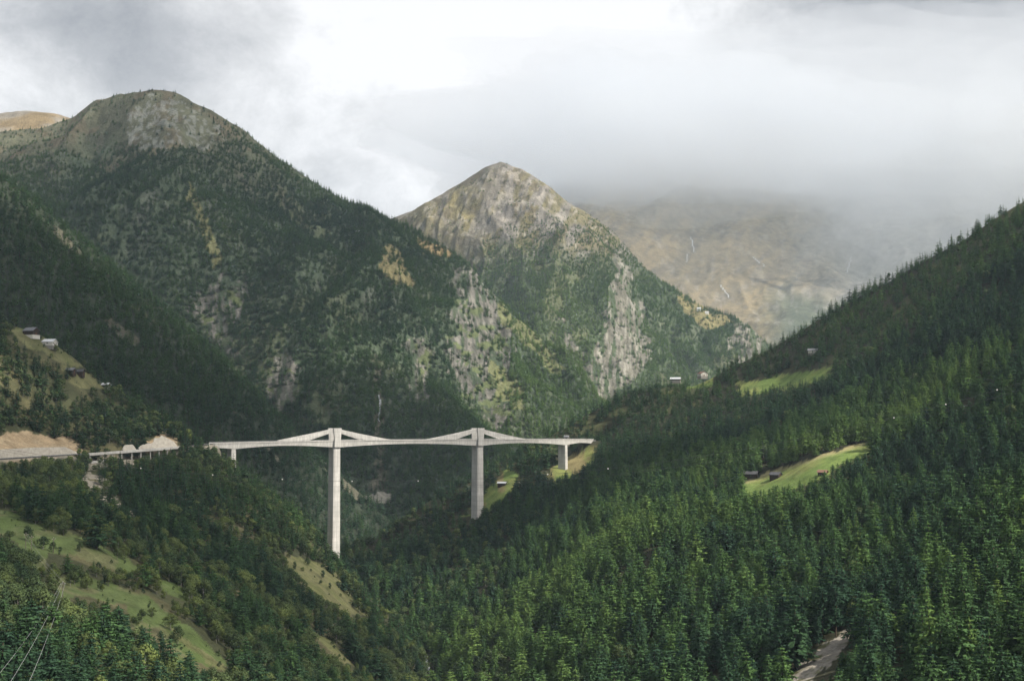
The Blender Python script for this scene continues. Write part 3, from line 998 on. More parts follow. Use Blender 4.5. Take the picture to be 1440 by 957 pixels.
# keep the crowns in front of the road below it where the photo shows the road
q = P.copy(); q[:, 2] += h
tx, ty = proj(q)
lim = np.interp(tx, [-330, 0, 60, 70, 108, 118, 130, 156, 186, 215, 250, 262, 290, 340, 400, 440, 470, 480, 540, 600],
                [660, 646, 638, 640, 634, 628, 668, 640, 648, 634, 628, 600, 618, 640, 678, 712, 760, 776, 815, 880])
front = (P[:, 1] < np.interp(ppx, [r_[0] for r_ in road_px], [r_[2] for r_ in road_px])) & (tx < 270) | (tx >= 270)
lim = lim - 16 * ((r.random(n) < .15) & (tx < 175))
h = np.where(front & (ty < lim), h - (lim - ty) * P[:, 1] / F, h)
ok &= h > 3.2
tint = np.where(conif, np.clip(.18 + .3 * fbm(x / 90, y / 90, 3, 227) + r.normal(0, .13, n), 0, 1), np.clip(.52 + .5 * fbm(x / 70, y / 70, 3, 228) + r.normal(0, .2, n), 0, 1))
wid = r.uniform(.9, 1.45, n)
v = np.where(y > 950, 5 + r.integers(0, 3, n), r.integers(0, 5, n))
con.append(rows(P, h, tint, v, wid * 1.1)[ok & conif])
v = np.where(y > 1000, 4 + r.integers(0, 2, n), r.integers(0, 4, n))
bro.append(rows(P, h, tint, v, wid)[ok & ~conif])
# scrub on the open ground
P = scatter(P6, 6000, one, 5, 115); n = len(P); x, y = P[:, 0], P[:, 1]; ppx, ppy = proj(P); r = np.random.default_rng(116)
k = ~clear_of(P, np.ones(n), cl6[:10], up=(0,)) & (r.random(n) < .5)
bro.append(rows(P, r.uniform(1.0, 1.0, n) * np.where(r.random(n) < .32, r.uniform(4, 9.5, n), r.uniform(1.0, 3.5, n)), np.clip(r.normal(.35, .25, n), 0, 1), r.integers(0, 4, n), r.uniform(1, 1.5, n))[k])

# light green bushes between the two meadows
P = scatter(P6, 9000, one, 4.0, 117); ppx, ppy = proj(P)
P = P[inpoly(ppx, ppy, [(66, 806), (120, 800), (185, 806), (212, 834), (130, 832), (66, 820)])]; n = len(P); r = np.random.default_rng(118)
bro.append(rows(P, r.uniform(3.5, 7.0, n), np.clip(r.normal(.75, .2, n), 0, 1), r.integers(0, 4, n), r.uniform(1, 1.4, n)))

# -- dark spur
P = scatter(P5, 30000, one, 7.2, 121); n = len(P); x, y = P[:, 0], P[:, 1]; r = np.random.default_rng(122)
h = 17 * r.uniform(.6, 1.2, n) * (1 + .2 * fbm(x / 60, y / 60, 2, 230)); ok = (r.random(n) < .93) & ((fbm(x / 60, y / 60, 4, 14) < .52) | (r.random(n) < .3))
tint = np.clip(.16 + .35 * fbm(x / 120, y / 160, 3, 231) + r.normal(0, .1, n), 0, 1)
mtn.append(rows(P, h, tint, 5 + r.integers(0, 3, n), r.uniform(.8, 1.2, n))[ok])


# -- big mountain
def den2(px, py, P, n):
    mid = fbm(P[..., 0] / 140, P[..., 1] / 140, 4, 37)
    d = np.where(fbm(P[..., 0] / 70, P[..., 1] / 110, 4, 241) > -.42, 1.0, .15)
    line = np.interp(px, [-450, 0, 60, 110, 170, 250, 300, 340, 380, 980], [300, 258, 240, 225, 214, 214, 205, 192, 200, 200])
    d = d * (.08 + .92 * sstep(-25, 50, py - line + 45 * mid))
    d *= .6 + .4 * sstep(.38, .55, n[..., 2])
    for k, f in (("L2cliff", .10), ("L2rock", .14), ("L2rock2", .14), ("L2rock3", .16), ("L2meadow", .06), ("L2meadow2", .2), ("L2flank", .2), ("L2flank2", .3), ("L2strip", .45), ("L2foot", .1), ("L2gully", .22), ("L2scree", .06)):
        d = np.where(softpoly(px, py, A[k], 10, .05), d * f, d)
    return d


P = scatter(P2, 190000, den2, 7.4, 131); n = len(P); x, y = P[:, 0], P[:, 1]; r = np.random.default_rng(132)
h = 15.5 * r.uniform(.6, 1.2, n) * (1 - .4 * sstep(450, 800, P[:, 2]))
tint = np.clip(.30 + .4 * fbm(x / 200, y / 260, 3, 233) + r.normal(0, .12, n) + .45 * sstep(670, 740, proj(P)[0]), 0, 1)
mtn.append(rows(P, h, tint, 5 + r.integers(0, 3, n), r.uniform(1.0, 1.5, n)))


# -- central peak
def den3(px, py, P, n):
    mid = fbm(px / 40, py / 40, 4, 37)
    d = np.where(fbm(px / 16, py / 16, 4, 251) > -.3, 1.0, .12)
    line = np.interp(px, [430, 620, 700, 760, 850, 900, 1180], [405, 370, 335, 318, 300, 360, 370])
    d = d * (.02 + .98 * sstep(-12, 28, py - line + 30 * mid))
    d *= .55 + .45 * sstep(.38, .55, n[..., 2])
    for k, f in (("L3cliff", .06), ("L3cliff2", .1), ("L3cliff3", .1), ("L3cliff4", .14), ("L3meadow", .12)):
        d = np.where(softpoly(px, py, A[k], 14, .05), d * f, d)
    return d


P = scatter(P3, 130000, den3, 7.8, 141); n = len(P); x, y = P[:, 0], P[:, 1]; r = np.random.default_rng(142)
h = 15 * r.uniform(.5, 1.2, n) * (1 - .4 * sstep(450, 750, P[:, 2]))
ppx, ppy = proj(P)
tint = np.clip(.66 + .4 * fbm(x / 260, y / 260, 3, 243) + r.normal(0, .12, n) + .4 * softpoly(ppx, ppy, [(720, 425), (790, 405), (850, 450), (830, 520), (770, 500)], 14), 0, 1)  # sunlit patch on the lower flank painted in as extra foliage tint
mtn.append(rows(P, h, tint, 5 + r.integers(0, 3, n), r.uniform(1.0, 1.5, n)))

con = np.concatenate(con); bro = np.concatenate(bro); mtn = np.concatenate(mtn)
# one conspicuous big spruce on the left meadow edge
gp = ground_at(P6, 136, 772)
con = con[far_from(con, [gp], 6)]
big = rows(gp[None], np.array([24.]), np.array([.12]), np.array([1]), np.array([1.6]))


def pick(T, count, hmin):
    """the trees that show largest: in frame, biggest first, not hidden by nearer crowns"""
    px, py = proj(T[:, :3]); hp = T[:, 3] * F / T[:, 1]
    tx, ty = px, py - hp
    c = np.where((tx > 2) & (tx < 1438) & (ty > 0) & (ty + .4 * hp < 955))[0]
    c = c[np.argsort(-hp[c])][:count * 6]
    o = np.argsort(T[c, 1]); c = c[o]
    good = []
    for q in range(len(c)):
        i = c[q]; f = np.array(good_all[:0]) if False else c[:q]
        seen = 0
        for s in (.92, .7, .45):
            yy = py[i] - hp[i] * s
            rel = (py[f] - yy) / hp[f]
            cov = (rel > 0) & (rel < 1) & (np.abs(px[f] - px[i]) < .17 * hp[f] * (1.05 - rel) * 1.15)
            seen += not cov.any()
        if seen >= 2 or (seen == 1 and q % 3 == 0):
            good.append(i)
    good = np.array(good)
    good = good[np.argsort(-hp[good])][:count]
    m = np.zeros(len(T), bool); m[good] = True
    return m


good_all = []
ci = pick(con, 299, 0); bi = pick(bro, 280, 0)


def zone(px, py, kind, t, hp, D):
    if kind == "con":
        if px > 660:
            if abs(px - (1190 - (py - 880) * 1.2)) < 75 and py > 850: where = "beside the bare pale gully at the lower right"
            elif px > 1210: where = "in the bottom right corner of the forest slope"
            elif px > 930: where = "on the near forest slope left of the bare gully"
            else: where = "low on the forest slope just right of the river"
        elif px > 330: where = "on the left bank below the tan grass slopes"
        elif py > 860: where = "in the bottom left wood below the grassy ridge"
        elif py > 700: where = "beside the sloping meadow on the left hillside"
        else: where = "in the wood under the road on the left hillside"
        tone = "bright green larch" if t > .58 else ("mid green conifer" if t > .3 else "dark green spruce")
    else:
        if px > 575: where = "on the right bank of the river at valley bottom"
        elif px > 400: where = "around the tan grass slopes above the river"
        elif px > 215: where = "right of the sloping meadow on the left hillside"
        elif py > 860: where = "in the bottom left wood below the grassy ridge"
        else: where = "at the left edge around the sloping meadow"
        tone = "light green leafy tree" if t > .55 else ("olive green leafy tree" if t > .3 else "dark green leafy tree")
    if kind == "bro" and hp < 22:
        tone = tone.replace("leafy tree", "bush")
    size = "tall " if hp > 58 else ("small " if hp < 34 else "")
    return size + tone + " " + where, "near " + tone + "s " + where


def individual(T, parts, name, kind, baseh):
    px, py = proj(T[:, :3]); hp = T[:, 3] * F / T[:, 1]
    r = np.random.default_rng(5)
    for i, row in enumerate(T):
        x, y, z, h, tint, v, w = row
        o = empty(name, (x, y, z), r.uniform(0, 6.28))
        v = int(v) % len(parts)
        s = h / baseh[v]
        o.scale = (s * w, s * w, s)
        lab, grp = zone(px[i], py[i], kind, tint, hp[i], y)
        tag(o, lab, "tree", grp)
        for pn, me in (("crown", parts[v][0]), ("trunk", parts[v][1])):
            c = bpy.data.objects.new(pn, me); COL.objects.link(c); c.parent = o
            if pn == "crown": c["tint"] = float(tint)


HC = [20.] * 5; HB = [14, 15, 12, 16]
individual(con[ci], con_parts, "conifer_tree", "con", HC)
individual(bro[bi], bro_parts, "broadleaf_tree", "bro", HB)
o_before = len(COL.objects)
individual(big, con_parts, "conifer_tree", "con", HC)
COL.objects[-3]["label"] = "largest dark spreading spruce, alone at the lower edge of the left meadow"


def forest(name, T, coll, baseh, seed):
    r = np.random.default_rng(seed)
    n = len(T)
    me = bpy.data.meshes.new(name)
    me.vertices.add(n); me.vertices.foreach_set("co", T[:, :3].astype(np.float32).ravel())
    v = T[:, 5].astype(np.int32)
    s = T[:, 3] / np.array(baseh, float)[v]
    def attr(nm, ty, key, d):
        a = me.attributes.new(nm, ty, 'POINT'); a.data.foreach_set(key, np.ascontiguousarray(d).ravel())
    attr("tint", 'FLOAT', "value", T[:, 4].astype(np.float32))
    attr("kind_index", 'INT', "value", v)
    attr("size", 'FLOAT_VECTOR', "vector", np.c_[s * T[:, 6], s * T[:, 6], s].astype(np.float32))
    attr("turn", 'FLOAT_VECTOR', "vector", np.c_[r.normal(0, .03, n), r.normal(0, .03, n), r.uniform(0, 6.28, n)].astype(np.float32))
    me.update()
    o = link(name, me)
    ng = bpy.data.node_groups.new(name + "_planting", 'GeometryNodeTree')
    ng.interface.new_socket("Geometry", in_out='INPUT', socket_type='NodeSocketGeometry')
    ng.interface.new_socket("Geometry", in_out='OUTPUT', socket_type='NodeSocketGeometry')
    gi = ng.nodes.new("NodeGroupInput"); go = ng.nodes.new("NodeGroupOutput")
    ip = ng.nodes.new("GeometryNodeInstanceOnPoints"); cinf = ng.nodes.new("GeometryNodeCollectionInfo")
    cinf.inputs["Collection"].default_value = coll
    cinf.inputs["Separate Children"].default_value = True; cinf.inputs["Reset Children"].default_value = True
    ng.links.new(gi.outputs[0], ip.inputs["Points"]); ng.links.new(cinf.outputs[0], ip.inputs["Instance"])
    ip.inputs["Pick Instance"].default_value = True
    for nm, ty, so in (("kind_index", 'INT', "Instance Index"), ("size", 'FLOAT_VECTOR', "Scale"), ("turn", 'FLOAT_VECTOR', "Rotation")):
        na = ng.nodes.new("GeometryNodeInputNamedAttribute"); na.data_type = ty; na.inputs["Name"].default_value = nm
        out = [q for q in na.outputs if q.enabled][0]
        ng.links.new(out, ip.inputs[so])
    ng.links.new(ip.outputs[0], go.inputs[0])
    md = o.modifiers.new("planting", 'NODES'); md.node_group = ng
    return o


HCA = [20.] * 8; HBA = [14, 15, 12, 16, 14, 15]
tag(forest("conifer_forest", con[~ci], src_con, HCA, 1), "dense conifer forest covering the valley slopes beyond the nearest trees", "forest", kind="stuff")
tag(forest("broadleaf_woodland", bro[~bi], src_bro, HBA, 2), "smaller leafy trees and scrub filling the left hillside and river banks", "woodland", kind="stuff")
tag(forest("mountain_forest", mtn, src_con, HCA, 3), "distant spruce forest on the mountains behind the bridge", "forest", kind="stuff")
print("trees", len(con), len(bro), len(mtn), ci.sum(), bi.sum())

# ------------------------------------------------------------------ the bridge
pathxy = np.array([Bs, B0, T1, T2, B3, Be])


def catmull(pts, k=14, straight=()):
    out = []
    n = len(pts)
    for i in range(n - 1):
        p0 = pts[max(i - 1, 0)]; p1 = pts[i]; p2 = pts[i + 1]; p3 = pts[min(i + 2, n - 1)]
        for j in range(k):
            t = j / k
            if i in straight:
                out.append(p1 + (p2 - p1) * t)
            else:
                m1 = (p2 - p0) / 2; m2 = (p3 - p1) / 2
                if i == 0: m1 = (p2 - p1)
                if i + 1 in straight: m2 = (p3 - p2) / np.linalg.norm(p3 - p2) * np.linalg.norm(p2 - p1)
                if i - 1 in straight: m1 = (p1 - p0) / np.linalg.norm(p1 - p0) * np.linalg.norm(p2 - p1)
                t2, t3 = t * t, t * t * t
                out.append((2 * t3 - 3 * t2 + 1) * p1 + (t3 - 2 * t2 + t) * m1 + (-2 * t3 + 3 * t2) * p2 + (t3 - t2) * m2)
    out.append(pts[-1])
    return np.array(out)


KK = 16
cl = catmull(pathxy, KK, straight=(2,))
ss = np.r_[0, np.cumsum(np.linalg.norm(np.diff(cl, axis=0), axis=1))]
s_knot = ss[[0, KK, 2 * KK, 3 * KK, 4 * KK, 5 * KK]]
tan = np.gradient(cl, axis=0); tan /= np.linalg.norm(tan, axis=1)[:, None]
nor = np.c_[tan[:, 1], -tan[:, 0]]           # to the camera side
zt = np.full(len(cl), ZD) + np.interp(ss, [0, s_knot[2], s_knot[3], ss[-1]], [-1.4, 0, .3, -1.0])


def depth(s):
    k = s_knot
    xs = [k[0], k[1], (k[1] + k[2]) * .5 - 8, k[2], (k[2] + k[3]) / 2, k[3], (k[3] + k[4]) / 2, k[4], (k[4] + k[5]) / 2, k[5]]
    ys = [4.2, 5.8, 3.5, 6.6, 3.5, 6.6, 3.4, 6.2, 3.4, 5.2]
    i = np.clip(np.searchsorted(xs, s) - 1, 0, len(xs) - 2)
    t = np.clip((s - np.array(xs)[i]) / (np.array(xs)[i + 1] - np.array(xs)[i]), 0, 1)
    y0, y1 = np.array(ys)[i], np.array(ys)[i + 1]
    t = np.where(y0 > y1, 1 - (1 - t) ** 2.0, t ** 2.0)          # arch-like haunches
    return y0 + (y1 - y0) * t


def sweep(profile_fn, name, mat, parent, i0=0, i1=None):
    i1 = len(cl) if i1 is None else i1
    mb = MB(); V = []
    for i in range(i0, i1):
        pr = profile_fn(i); k = len(pr)
        for o_, z in pr:
            V.append((cl[i, 0] + nor[i, 0] * o_, cl[i, 1] + nor[i, 1] * o_, z))
    n = i1 - i0
    f = [(a * k + q, a * k + (q + 1) % k, (a + 1) * k + (q + 1) % k, (a + 1) * k + q) for a in range(n - 1) for q in range(k)]
    f += [tuple(range(k - 1, -1, -1)), tuple((n - 1) * k + q for q in range(k))]
    mb.add(V, f)
    return mb.build(name, mat, parent)


bridge = empty("road_bridge", (0, 0, 0))
tag(bridge, "tall pale concrete cable-wall bridge crossing the valley on slender piers", "bridge")
dd = depth(ss)
sweep(lambda i: [(-5.2, zt[i]), (5.2, zt[i]), (5.2, zt[i] - .5), (4.95, zt[i] - .8), (4.5, zt[i] - dd[i]), (-4.5, zt[i] - dd[i]), (-4.95, zt[i] - .8), (-5.2, zt[i] - .5)], "deck", M["concrete"], bridge)
sweep(lambda i: [(-4.1, zt[i] + .004), (4.1, zt[i] + .004), (4.1, zt[i] + .03), (-4.1, zt[i] + .03)], "roadway", M["asphalt"], bridge)
for sgn in (-1, 1):
    sweep(lambda i: [(sgn * 5.2 - .2, zt[i] + .002), (sgn * 5.2 + .2, zt[i] + .002), (sgn * 5.2 + .2, zt[i] + .85), (sgn * 5.2 - .2, zt[i] + .85)], "parapet", M["concrete"], bridge)
# hand rail with posts
for sgn in (-1, 1):
    mb = MB()
    mb.tube([(cl[i, 0] + nor[i, 0] * sgn * 5.2, cl[i, 1] + nor[i, 1] * sgn * 5.2, zt[i] + 1.5) for i in range(len(cl))], .07, 4)
    s_, i = 0, 0
    for s_ in np.arange(1, ss[-1] - 1, 4.0):
        x = np.interp(s_, ss, cl[:, 0]); y = np.interp(s_, ss, cl[:, 1]); nx_ = np.interp(s_, ss, nor[:, 0]); ny_ = np.interp(s_, ss, nor[:, 1]); z = np.interp(s_, ss, zt)
        mb.tube([(x + nx_ * sgn * 5.2, y + ny_ * sgn * 5.2, z + .84), (x + nx_ * sgn * 5.2, y + ny_ * sgn * 5.2, z + 1.5)], .05, 4)
    mb.build("guard_rail", M["steel"], bridge)
ax = (T2 - T1) / np.linalg.norm(T2 - T1); yaw = math.atan2(ax[1], ax[0])


def local(mb, c, yw):
    ca, sa = math.cos(yw), math.sin(yw)
    mb.v = [(c[0] + p[0] * ca - p[1] * sa, c[1] + p[0] * sa + p[1] * ca, p[2]) for p in mb.v]
    return mb


for T, zb in ((T1, -175.), (T2, -112.)):
    mb = MB()
    zc = ZD - 6.2
    segs = 10
    for side in (0,):                       # hollow box pier with a rebated vertical corner
        mb.frustum(zb, 8.6, 12.4, zc, 7.2, 11.2)
        mb.frustum(zb, 6.4, 12.9, zc, 5.2, 11.7)
        mb.frustum(zb, 9.1, 9.6, zc, 7.7, 8.6)
    local(mb, T, yaw).build("pier", M["concrete"], bridge)
    for sgn in (-1, 1):
        mb = MB()
        y0 = sgn * 6.35
        mb.frustum(zc + .003, 7.2, 1.9, ZD + 1, 6.6, 1.9, (0, y0), (0, y0))
        mb.frustum(ZD + 1.0, 6.6, 1.9, ZD + 9, 8.0, 1.9, (0, y0), (0, y0))
        mb.frustum(ZD + 9.0, 8.0, 1.9, ZD + 13.0, 8.6, 1.9, (0, y0), (0, y0))
        local(mb, T, yaw).build("pylon_leg", M["concrete"], bridge)
        for d in (-1, 1):
            # prestressed wall: a triangle with an opening beside the pylon
            mb = MB()
            i_far = 66.
            def pt(s, z): return s, z
            xs_top = [3.6, 20, 40, 60]; zs_top = [11.6, 8.2, 4.2, .6]
            poly_u = [(3.6, 11.6), (14, 9.5), (26, 7.1), (62, .86)]
            poly_l = [(62, .86), (40, .86), (23.5, .86), (26, .86)]
            outline = [(3.4, 11.8), (26, 7.3), (62, 1.0), (62, .5), (31, .5), (31, 1.1), (3.4, 9.3)]
            # follow the deck line, which bends beyond the main span
            base_s = s_knot[2] if T is T1 else s_knot[3]
            dense = []
            for a, b in zip(outline, outline[1:] + outline[:1]):
                m = max(1, int(abs(b[0] - a[0]) / 4))
                dense += [(a[0] + (b[0] - a[0]) * q / m, a[1] + (b[1] - a[1]) * q / m) for q in range(m)]
            V = []
            for off in (sgn * 5.2 - .42, sgn * 5.2 + .42):
                for u, z in dense:
                    s_ = base_s + d * u
                    x = np.interp(s_, ss, cl[:, 0]); y = np.interp(s_, ss, cl[:, 1]); nx_ = np.interp(s_, ss, nor[:, 0]); ny_ = np.interp(s_, ss, nor[:, 1])
                    V.append((x - nx_ * off * 1.0, y - ny_ * off * 1.0, ZD + z))
            n = len(dense)
            # strip triangulation between upper and lower edge keeps the bent wall clean
            mb.add(V, [tuple(range(n)), tuple(range(2 * n - 1, n - 1, -1))] + [(q, q + n, (q + 1) % n + n, (q + 1) % n) for q in range(n)])
            mb.build("stay_wall", M["concrete"], bridge)
for K, zb, wa, wb in ((B0, -40., 4.6, 8.), (B3, -60., 4.2, 10.)):
    i = KK if K is B0 else 4 * KK
    yw = math.atan2(tan[i, 1], tan[i, 0])
    mb = MB(); zc = zt[i] - depth(ss[i]) + .3
    mb.frustum(zb, wa + .6, wb + .8, zc, wa, wb)
    mb.frustum(zb, wa - .8, wb + 1.3, zc, wa - 1.2, wb + .5)
    local(mb, K, yw).build("pier", M["concrete"], bridge)
for i, w in ((0, -1), (len(cl) - 1, 1)):
    yw = math.atan2(tan[i, 1], tan[i, 0])
    mb = MB(); z = zt[i]
    mb.box((w * .3 - 4.0, -5.3, z - 16), (w * .3 + 4.0, 5.3, z - 4.9)); mb.box((w * 4.4 - .4, -5.5, z - 5.2), (w * 4.4 + .4, 5.5, z - .05))
    local(mb, cl[i], yw).build("abutment", M["concrete"], bridge)

# small white van on the deck by the first pylon
def van(name, loc, rz, label):
    o = empty(name, loc, rz); tag(o, label, "van")
    mb = MB(); mb.prism([(-2.6, .45), (2.6, .45), (2.6, 1.15), (1.9, 1.3), (1.25, 2.15), (-2.55, 2.25), (-2.6, 1.9)], -1.0, 1.0); mb.build("body", M["white"], o)
    mb = MB(); mb.prism([(1.34, 2.0), (1.85, 1.37), (1.9, 1.37), (1.42, 2.04)], -.9, .9); mb.build("windscreen", M["glass"], o)
    for sx in (-1.65, 1.65):
        for sy in (-.86, .86):
            mb = MB(); mb.tube([(sx, sy - .12, .36), (sx, sy + .12, .36)], .36, 14); mb.build("wheel", M["tyre"], o)
    return o


i = 2 * KK + 3
van("delivery_van", (cl[i, 0] + nor[i, 0] * 2, cl[i, 1] + nor[i, 1] * 2, zt[i] + .03), math.atan2(tan[i, 1], tan[i, 0]), "small white van on the bridge deck beside the left pylon")

# ------------------------------------------------------------------ the road on the left and its walls
rp = np.vstack([road_path[:-1], [[Bs[0], Bs[1], zt[0]]]])
rr_ = np.array([np.array([np.interp(q, np.arange(len(rp)), rp[:, c]) for c in range(3)]) for q in np.linspace(0, len(rp) - 1, 300)])
rt = np.gradient(rr_[:, :2], axis=0); rt /= np.linalg.norm(rt, axis=1)[:, None]
rn = np.c_[rt[:, 1], -rt[:, 0]]              # to the valley side


def rsweep(prof, a, b):
    mb = MB(); V = []
    for i in range(a, b):
        pr = prof(i); k = len(pr)
        V += [(rr_[i, 0] + rn[i, 0] * o_, rr_[i, 1] + rn[i, 1] * o_, rr_[i, 2] + z) for o_, z in pr]
    n = b - a
    mb.add(V, [(q * k + j, q * k + (j + 1) % k, (q + 1) * k + (j + 1) % k, (q + 1) * k + j) for q in range(n - 1) for j in range(k)] + [tuple(range(k - 1, -1, -1)), tuple((n - 1) * k + j for j in range(k))])
    return mb


rpx = proj(rr_)[0]
iv0 = int(np.argmin(np.abs(rpx - 118))); iv1 = int(np.argmin(np.abs(rpx - 252))); im = int(np.argmin(np.abs(rpx - 60)))
tag(rsweep(lambda i: [(-4.2, 0), (4.2, 0), (4.2, -.3), (-4.2, -.3)], 0, 300).build("road", M["asphalt"]), kind="structure")
mb = MB()
for o_ in (-3.7, 3.7):
    m2 = rsweep(lambda i: [(o_ - .1, .004), (o_ + .1, .004), (o_ + .1, .012), (o_ - .1, .012)], 0, 300); mb.add(m2.v, m2.f)
tag(mb.build("road_markings", M["paint"]), kind="structure")
v = empty("road_viaduct", (rr_[iv0][0], rr_[iv0][1], rr_[iv0][2])); tag(v, "low concrete road viaduct on short columns left of the big bridge", "viaduct")


def rel(o, root):
    o.parent = root; o.matrix_parent_inverse.identity()
    me = o.data; c = np.empty(len(me.vertices) * 3, np.float32); me.vertices.foreach_get("co", c)
    c = c.reshape(-1, 3) - np.array(root.location, np.float32); me.vertices.foreach_set("co", c.ravel()); me.update()
    return o


rel(rsweep(lambda i: [(-4.9, -.31), (4.9, -.31), (4.9, -1.5), (3.6, -1.9), (-3.6, -1.9), (-4.9, -1.5)], iv0, iv1 + 1).build("deck", M["concrete"]), v)
rel(rsweep(lambda i: [(4.4, -.3), (4.8, -.3), (4.8, .75), (4.4, .75)], iv0, iv1 + 1).build("parapet", M["concrete"]), v)
for i in np.linspace(iv0 + 3, iv1 - 20, 9).astype(int):
    q = rr_[i]; z0 = -14
    mb = MB(); mb.tube([(q[0] + rn[i, 0] * 3.2, q[1] + rn[i, 1] * 3.2, q[2] - 1.85), (q[0] + rn[i, 0] * 3.2, q[1] + rn[i, 1] * 3.2, q[2] + z0)], .55, 10)
    rel(mb.build("column", M["concrete"]), v)
# lower support wall under the viaduct
i0, i1 = int(np.argmin(np.abs(rpx - 122))), int(np.argmin(np.abs(rpx - 140)))
tag(rsweep(lambda i: [(5.6, -6.2), (6.4, -6.2), (8.0, -18.5), (7.0, -18.5)], i0, i1 + 1).build("support_wall", M["concrete"]), "grey concrete support wall below the viaduct columns", "wall")
# pale retaining walls on the uphill side
hw1 = lambda i: np.interp(rpx[i], [-340, -300, 60, 100, 116], [.4, 7.2, 7.2, 6.4, 1.6])
w1 = rsweep(lambda i: [(-6.0, -.4), (-7.0, hw1(i)), (-7.8, hw1(i)), (-8.2, -1.0)], 2, iv0)
tag(w1.build("retaining_wall", M["concrete_wall"]), "long pale retaining wall under the orange earth cut at the far left", "wall")
ia, ib = int(np.argmin(np.abs(rpx - 180))), int(np.argmin(np.abs(rpx - 198)))
hh = lambda i: 4.8 * np.interp(rpx[i], [180, 184, 195, 198], [.1, 1, 1, .3])
tag(rsweep(lambda i: [(-6.0, -.4), (-7.6, hh(i)), (-8.4, hh(i)), (-8.4, -1)], ia, ib + 1).build("retaining_wall", M["concrete_wall"]), "small trapezoid retaining wall above the middle of the viaduct", "wall")
ic, id_ = int(np.argmin(np.abs(rpx - 202))), int(np.argmin(np.abs(rpx - 254)))
h2 = lambda i: np.interp(rpx[i], [201, 203, 209, 210, 217, 220, 224, 226, 233, 236, 241, 252, 254], [.3, 2.2, 4.2, 3.6, 5.2, 4.4, 5.8, 9.2, 9.0, 11.2, 9.4, 4.6, 2.0])
tag(rsweep(lambda i: [(-6.0, -.4), (-6.2 - .25 * h2(i), h2(i)), (-7.0 - .25 * h2(i), h2(i)), (-7.0 - .25 * h2(i), -1)], ic, id_ + 1).build("retaining_wall", M["concrete_wall"]), "peaked pale retaining wall where the road reaches the bridge", "wall")
gr = rsweep(lambda i: [(4.35, .45), (4.42, .45), (4.42, .8), (4.35, .8)], 0, iv0)
for i in range(0, iv0, 3):
    q = rr_[i] + np.r_[rn[i] * 4.5, 0]; gr.tube([(q[0], q[1], q[2] - .6), (q[0], q[1], q[2] + .75)], .07, 4)
tag(gr.build("guard_rail", M["steel"]), "steel guard rail along the valley side of the left road", "guard rail")

# ------------------------------------------------------------------ houses
def house(name, P, rz, label, w=9., d=7., hw=4.2, hr=2.6, wall="timber", roof="slate", base=None, chimney=False, cat="house", sink=2.5, group=None):
    o = empty(name, P, rz); tag(o, label, cat, group)
    mb = MB()
    z0 = 0.0
    if base:
        bm = MB(); bm.box((-w / 2 - .12, -d / 2 - .12, -sink), (w / 2 + .12, d / 2 + .12, 1.5)); bm.build("base", M[base], o); z0 = 1.502
    else:
        z0 = -sink
    mb.prism([(-w / 2, z0), (w / 2, z0), (w / 2, hw), (0, hw + hr), (-w / 2, hw)], -d / 2, d / 2)
    mb.build("wall", M[wall], o)
    rf = MB(); e = .7
    sl = hr / (w / 2)
    for s in (-1, 1):
        a = (s * (w / 2 + e), hw - sl * e + .02); b = (0, hw + hr + .02)
        rf.prism([a, b, (0, b[1] + .28), (a[0], a[1] + .28)] if s > 0 else [(a[0], a[1]), (a[0], a[1] + .28), (0, b[1] + .28), b], -d / 2 - e, d / 2 + e)
    r_ = rf.build("roof", M[roof], o)
    if chimney:
        c = MB(); c.box((w * .15, -.4, hw + hr * .3), (w * .15 + .8, .4, hw + hr + 1.0)); c.build("chimney", M["stone"], r_)
    dm = MB(); dm.box((-w * .12, -d / 2 - .16, max(z0, 0)), (w * .02, -d / 2 + .05, max(z0, 0) + 2.0)); dm.build("door", M["timber_red"], o)
    for px_ in (-w * .32, w * .28):
        wm = MB(); wm.box((px_ - .55, -d / 2 - .08, hw - 2.0), (px_ + .55, -d / 2 + .05, hw - .9)); wm.build("window", M["glass"], o)
    for s in (-1, 1):
        wm = MB(); wm.box((s * w / 2 - .06, -.6, hw - 1.9), (s * w / 2 + .06, .6, hw - .8)); wm.build("window", M["glass"], o)
    return o


def on(p, px, py): return ground_at(p, px, py)


house("chalet", on(P6, 44, 473), R(70), "dark timber chalet with grey slate roof, highest of the left hillside houses", 10, 12, 5.5, 3.2, "timber", "slate", "plaster", True)
house("chalet", on(P6, 70, 488), R(80), "pale chalet with light grey roof below the dark timber one", 10, 11, 5.2, 2.6, "plaster", "tin", "stone", True)
house("barn", on(P6, 97, 525), R(75), "long low dark barn with grey roof on the left hillside", 6, 12, 3.2, 2.0, "timber", "slate", None, cat="barn")
house("barn", on(P6, 112, 527), R(85), "dark barn directly right of the long low one on the left hillside", 6, 8, 3.4, 2.0, "timber", "slate_dark", None, cat="barn")
house("barn", on(P6, 149, 545), R(75), "small dark hut with pale roof, lowest of the left hillside buildings", 5.5, 7, 3, 1.8, "timber", "tin", "stone", cat="barn")
house("shed", on(P6, 220, 806), R(85), "small shed with bright white metal roof among trees on the left hillside", 4.2, 4.6, 2.6, 1.0, "timber", "tin", None, cat="shed")
house("hay_barn", on(P7, 1056, 672), R(65), "dark timber hay barn at the left end of the sunlit meadow", 7, 12, 4.0, 2.2, "timber", "slate_dark", None, cat="barn")
house("hay_barn", on(P7, 1091, 673), R(50), "smaller dark hay barn in the middle of the sunlit meadow", 6.5, 8.5, 3.8, 2.0, "timber", "slate_dark", None, cat="barn")
house("hay_barn", on(P7, 1157, 668), R(60), "reddish hut half hidden by trees under the sunlit meadow", 5, 6.5, 2.6, 1.5, "timber", "redroof", None, cat="barn")
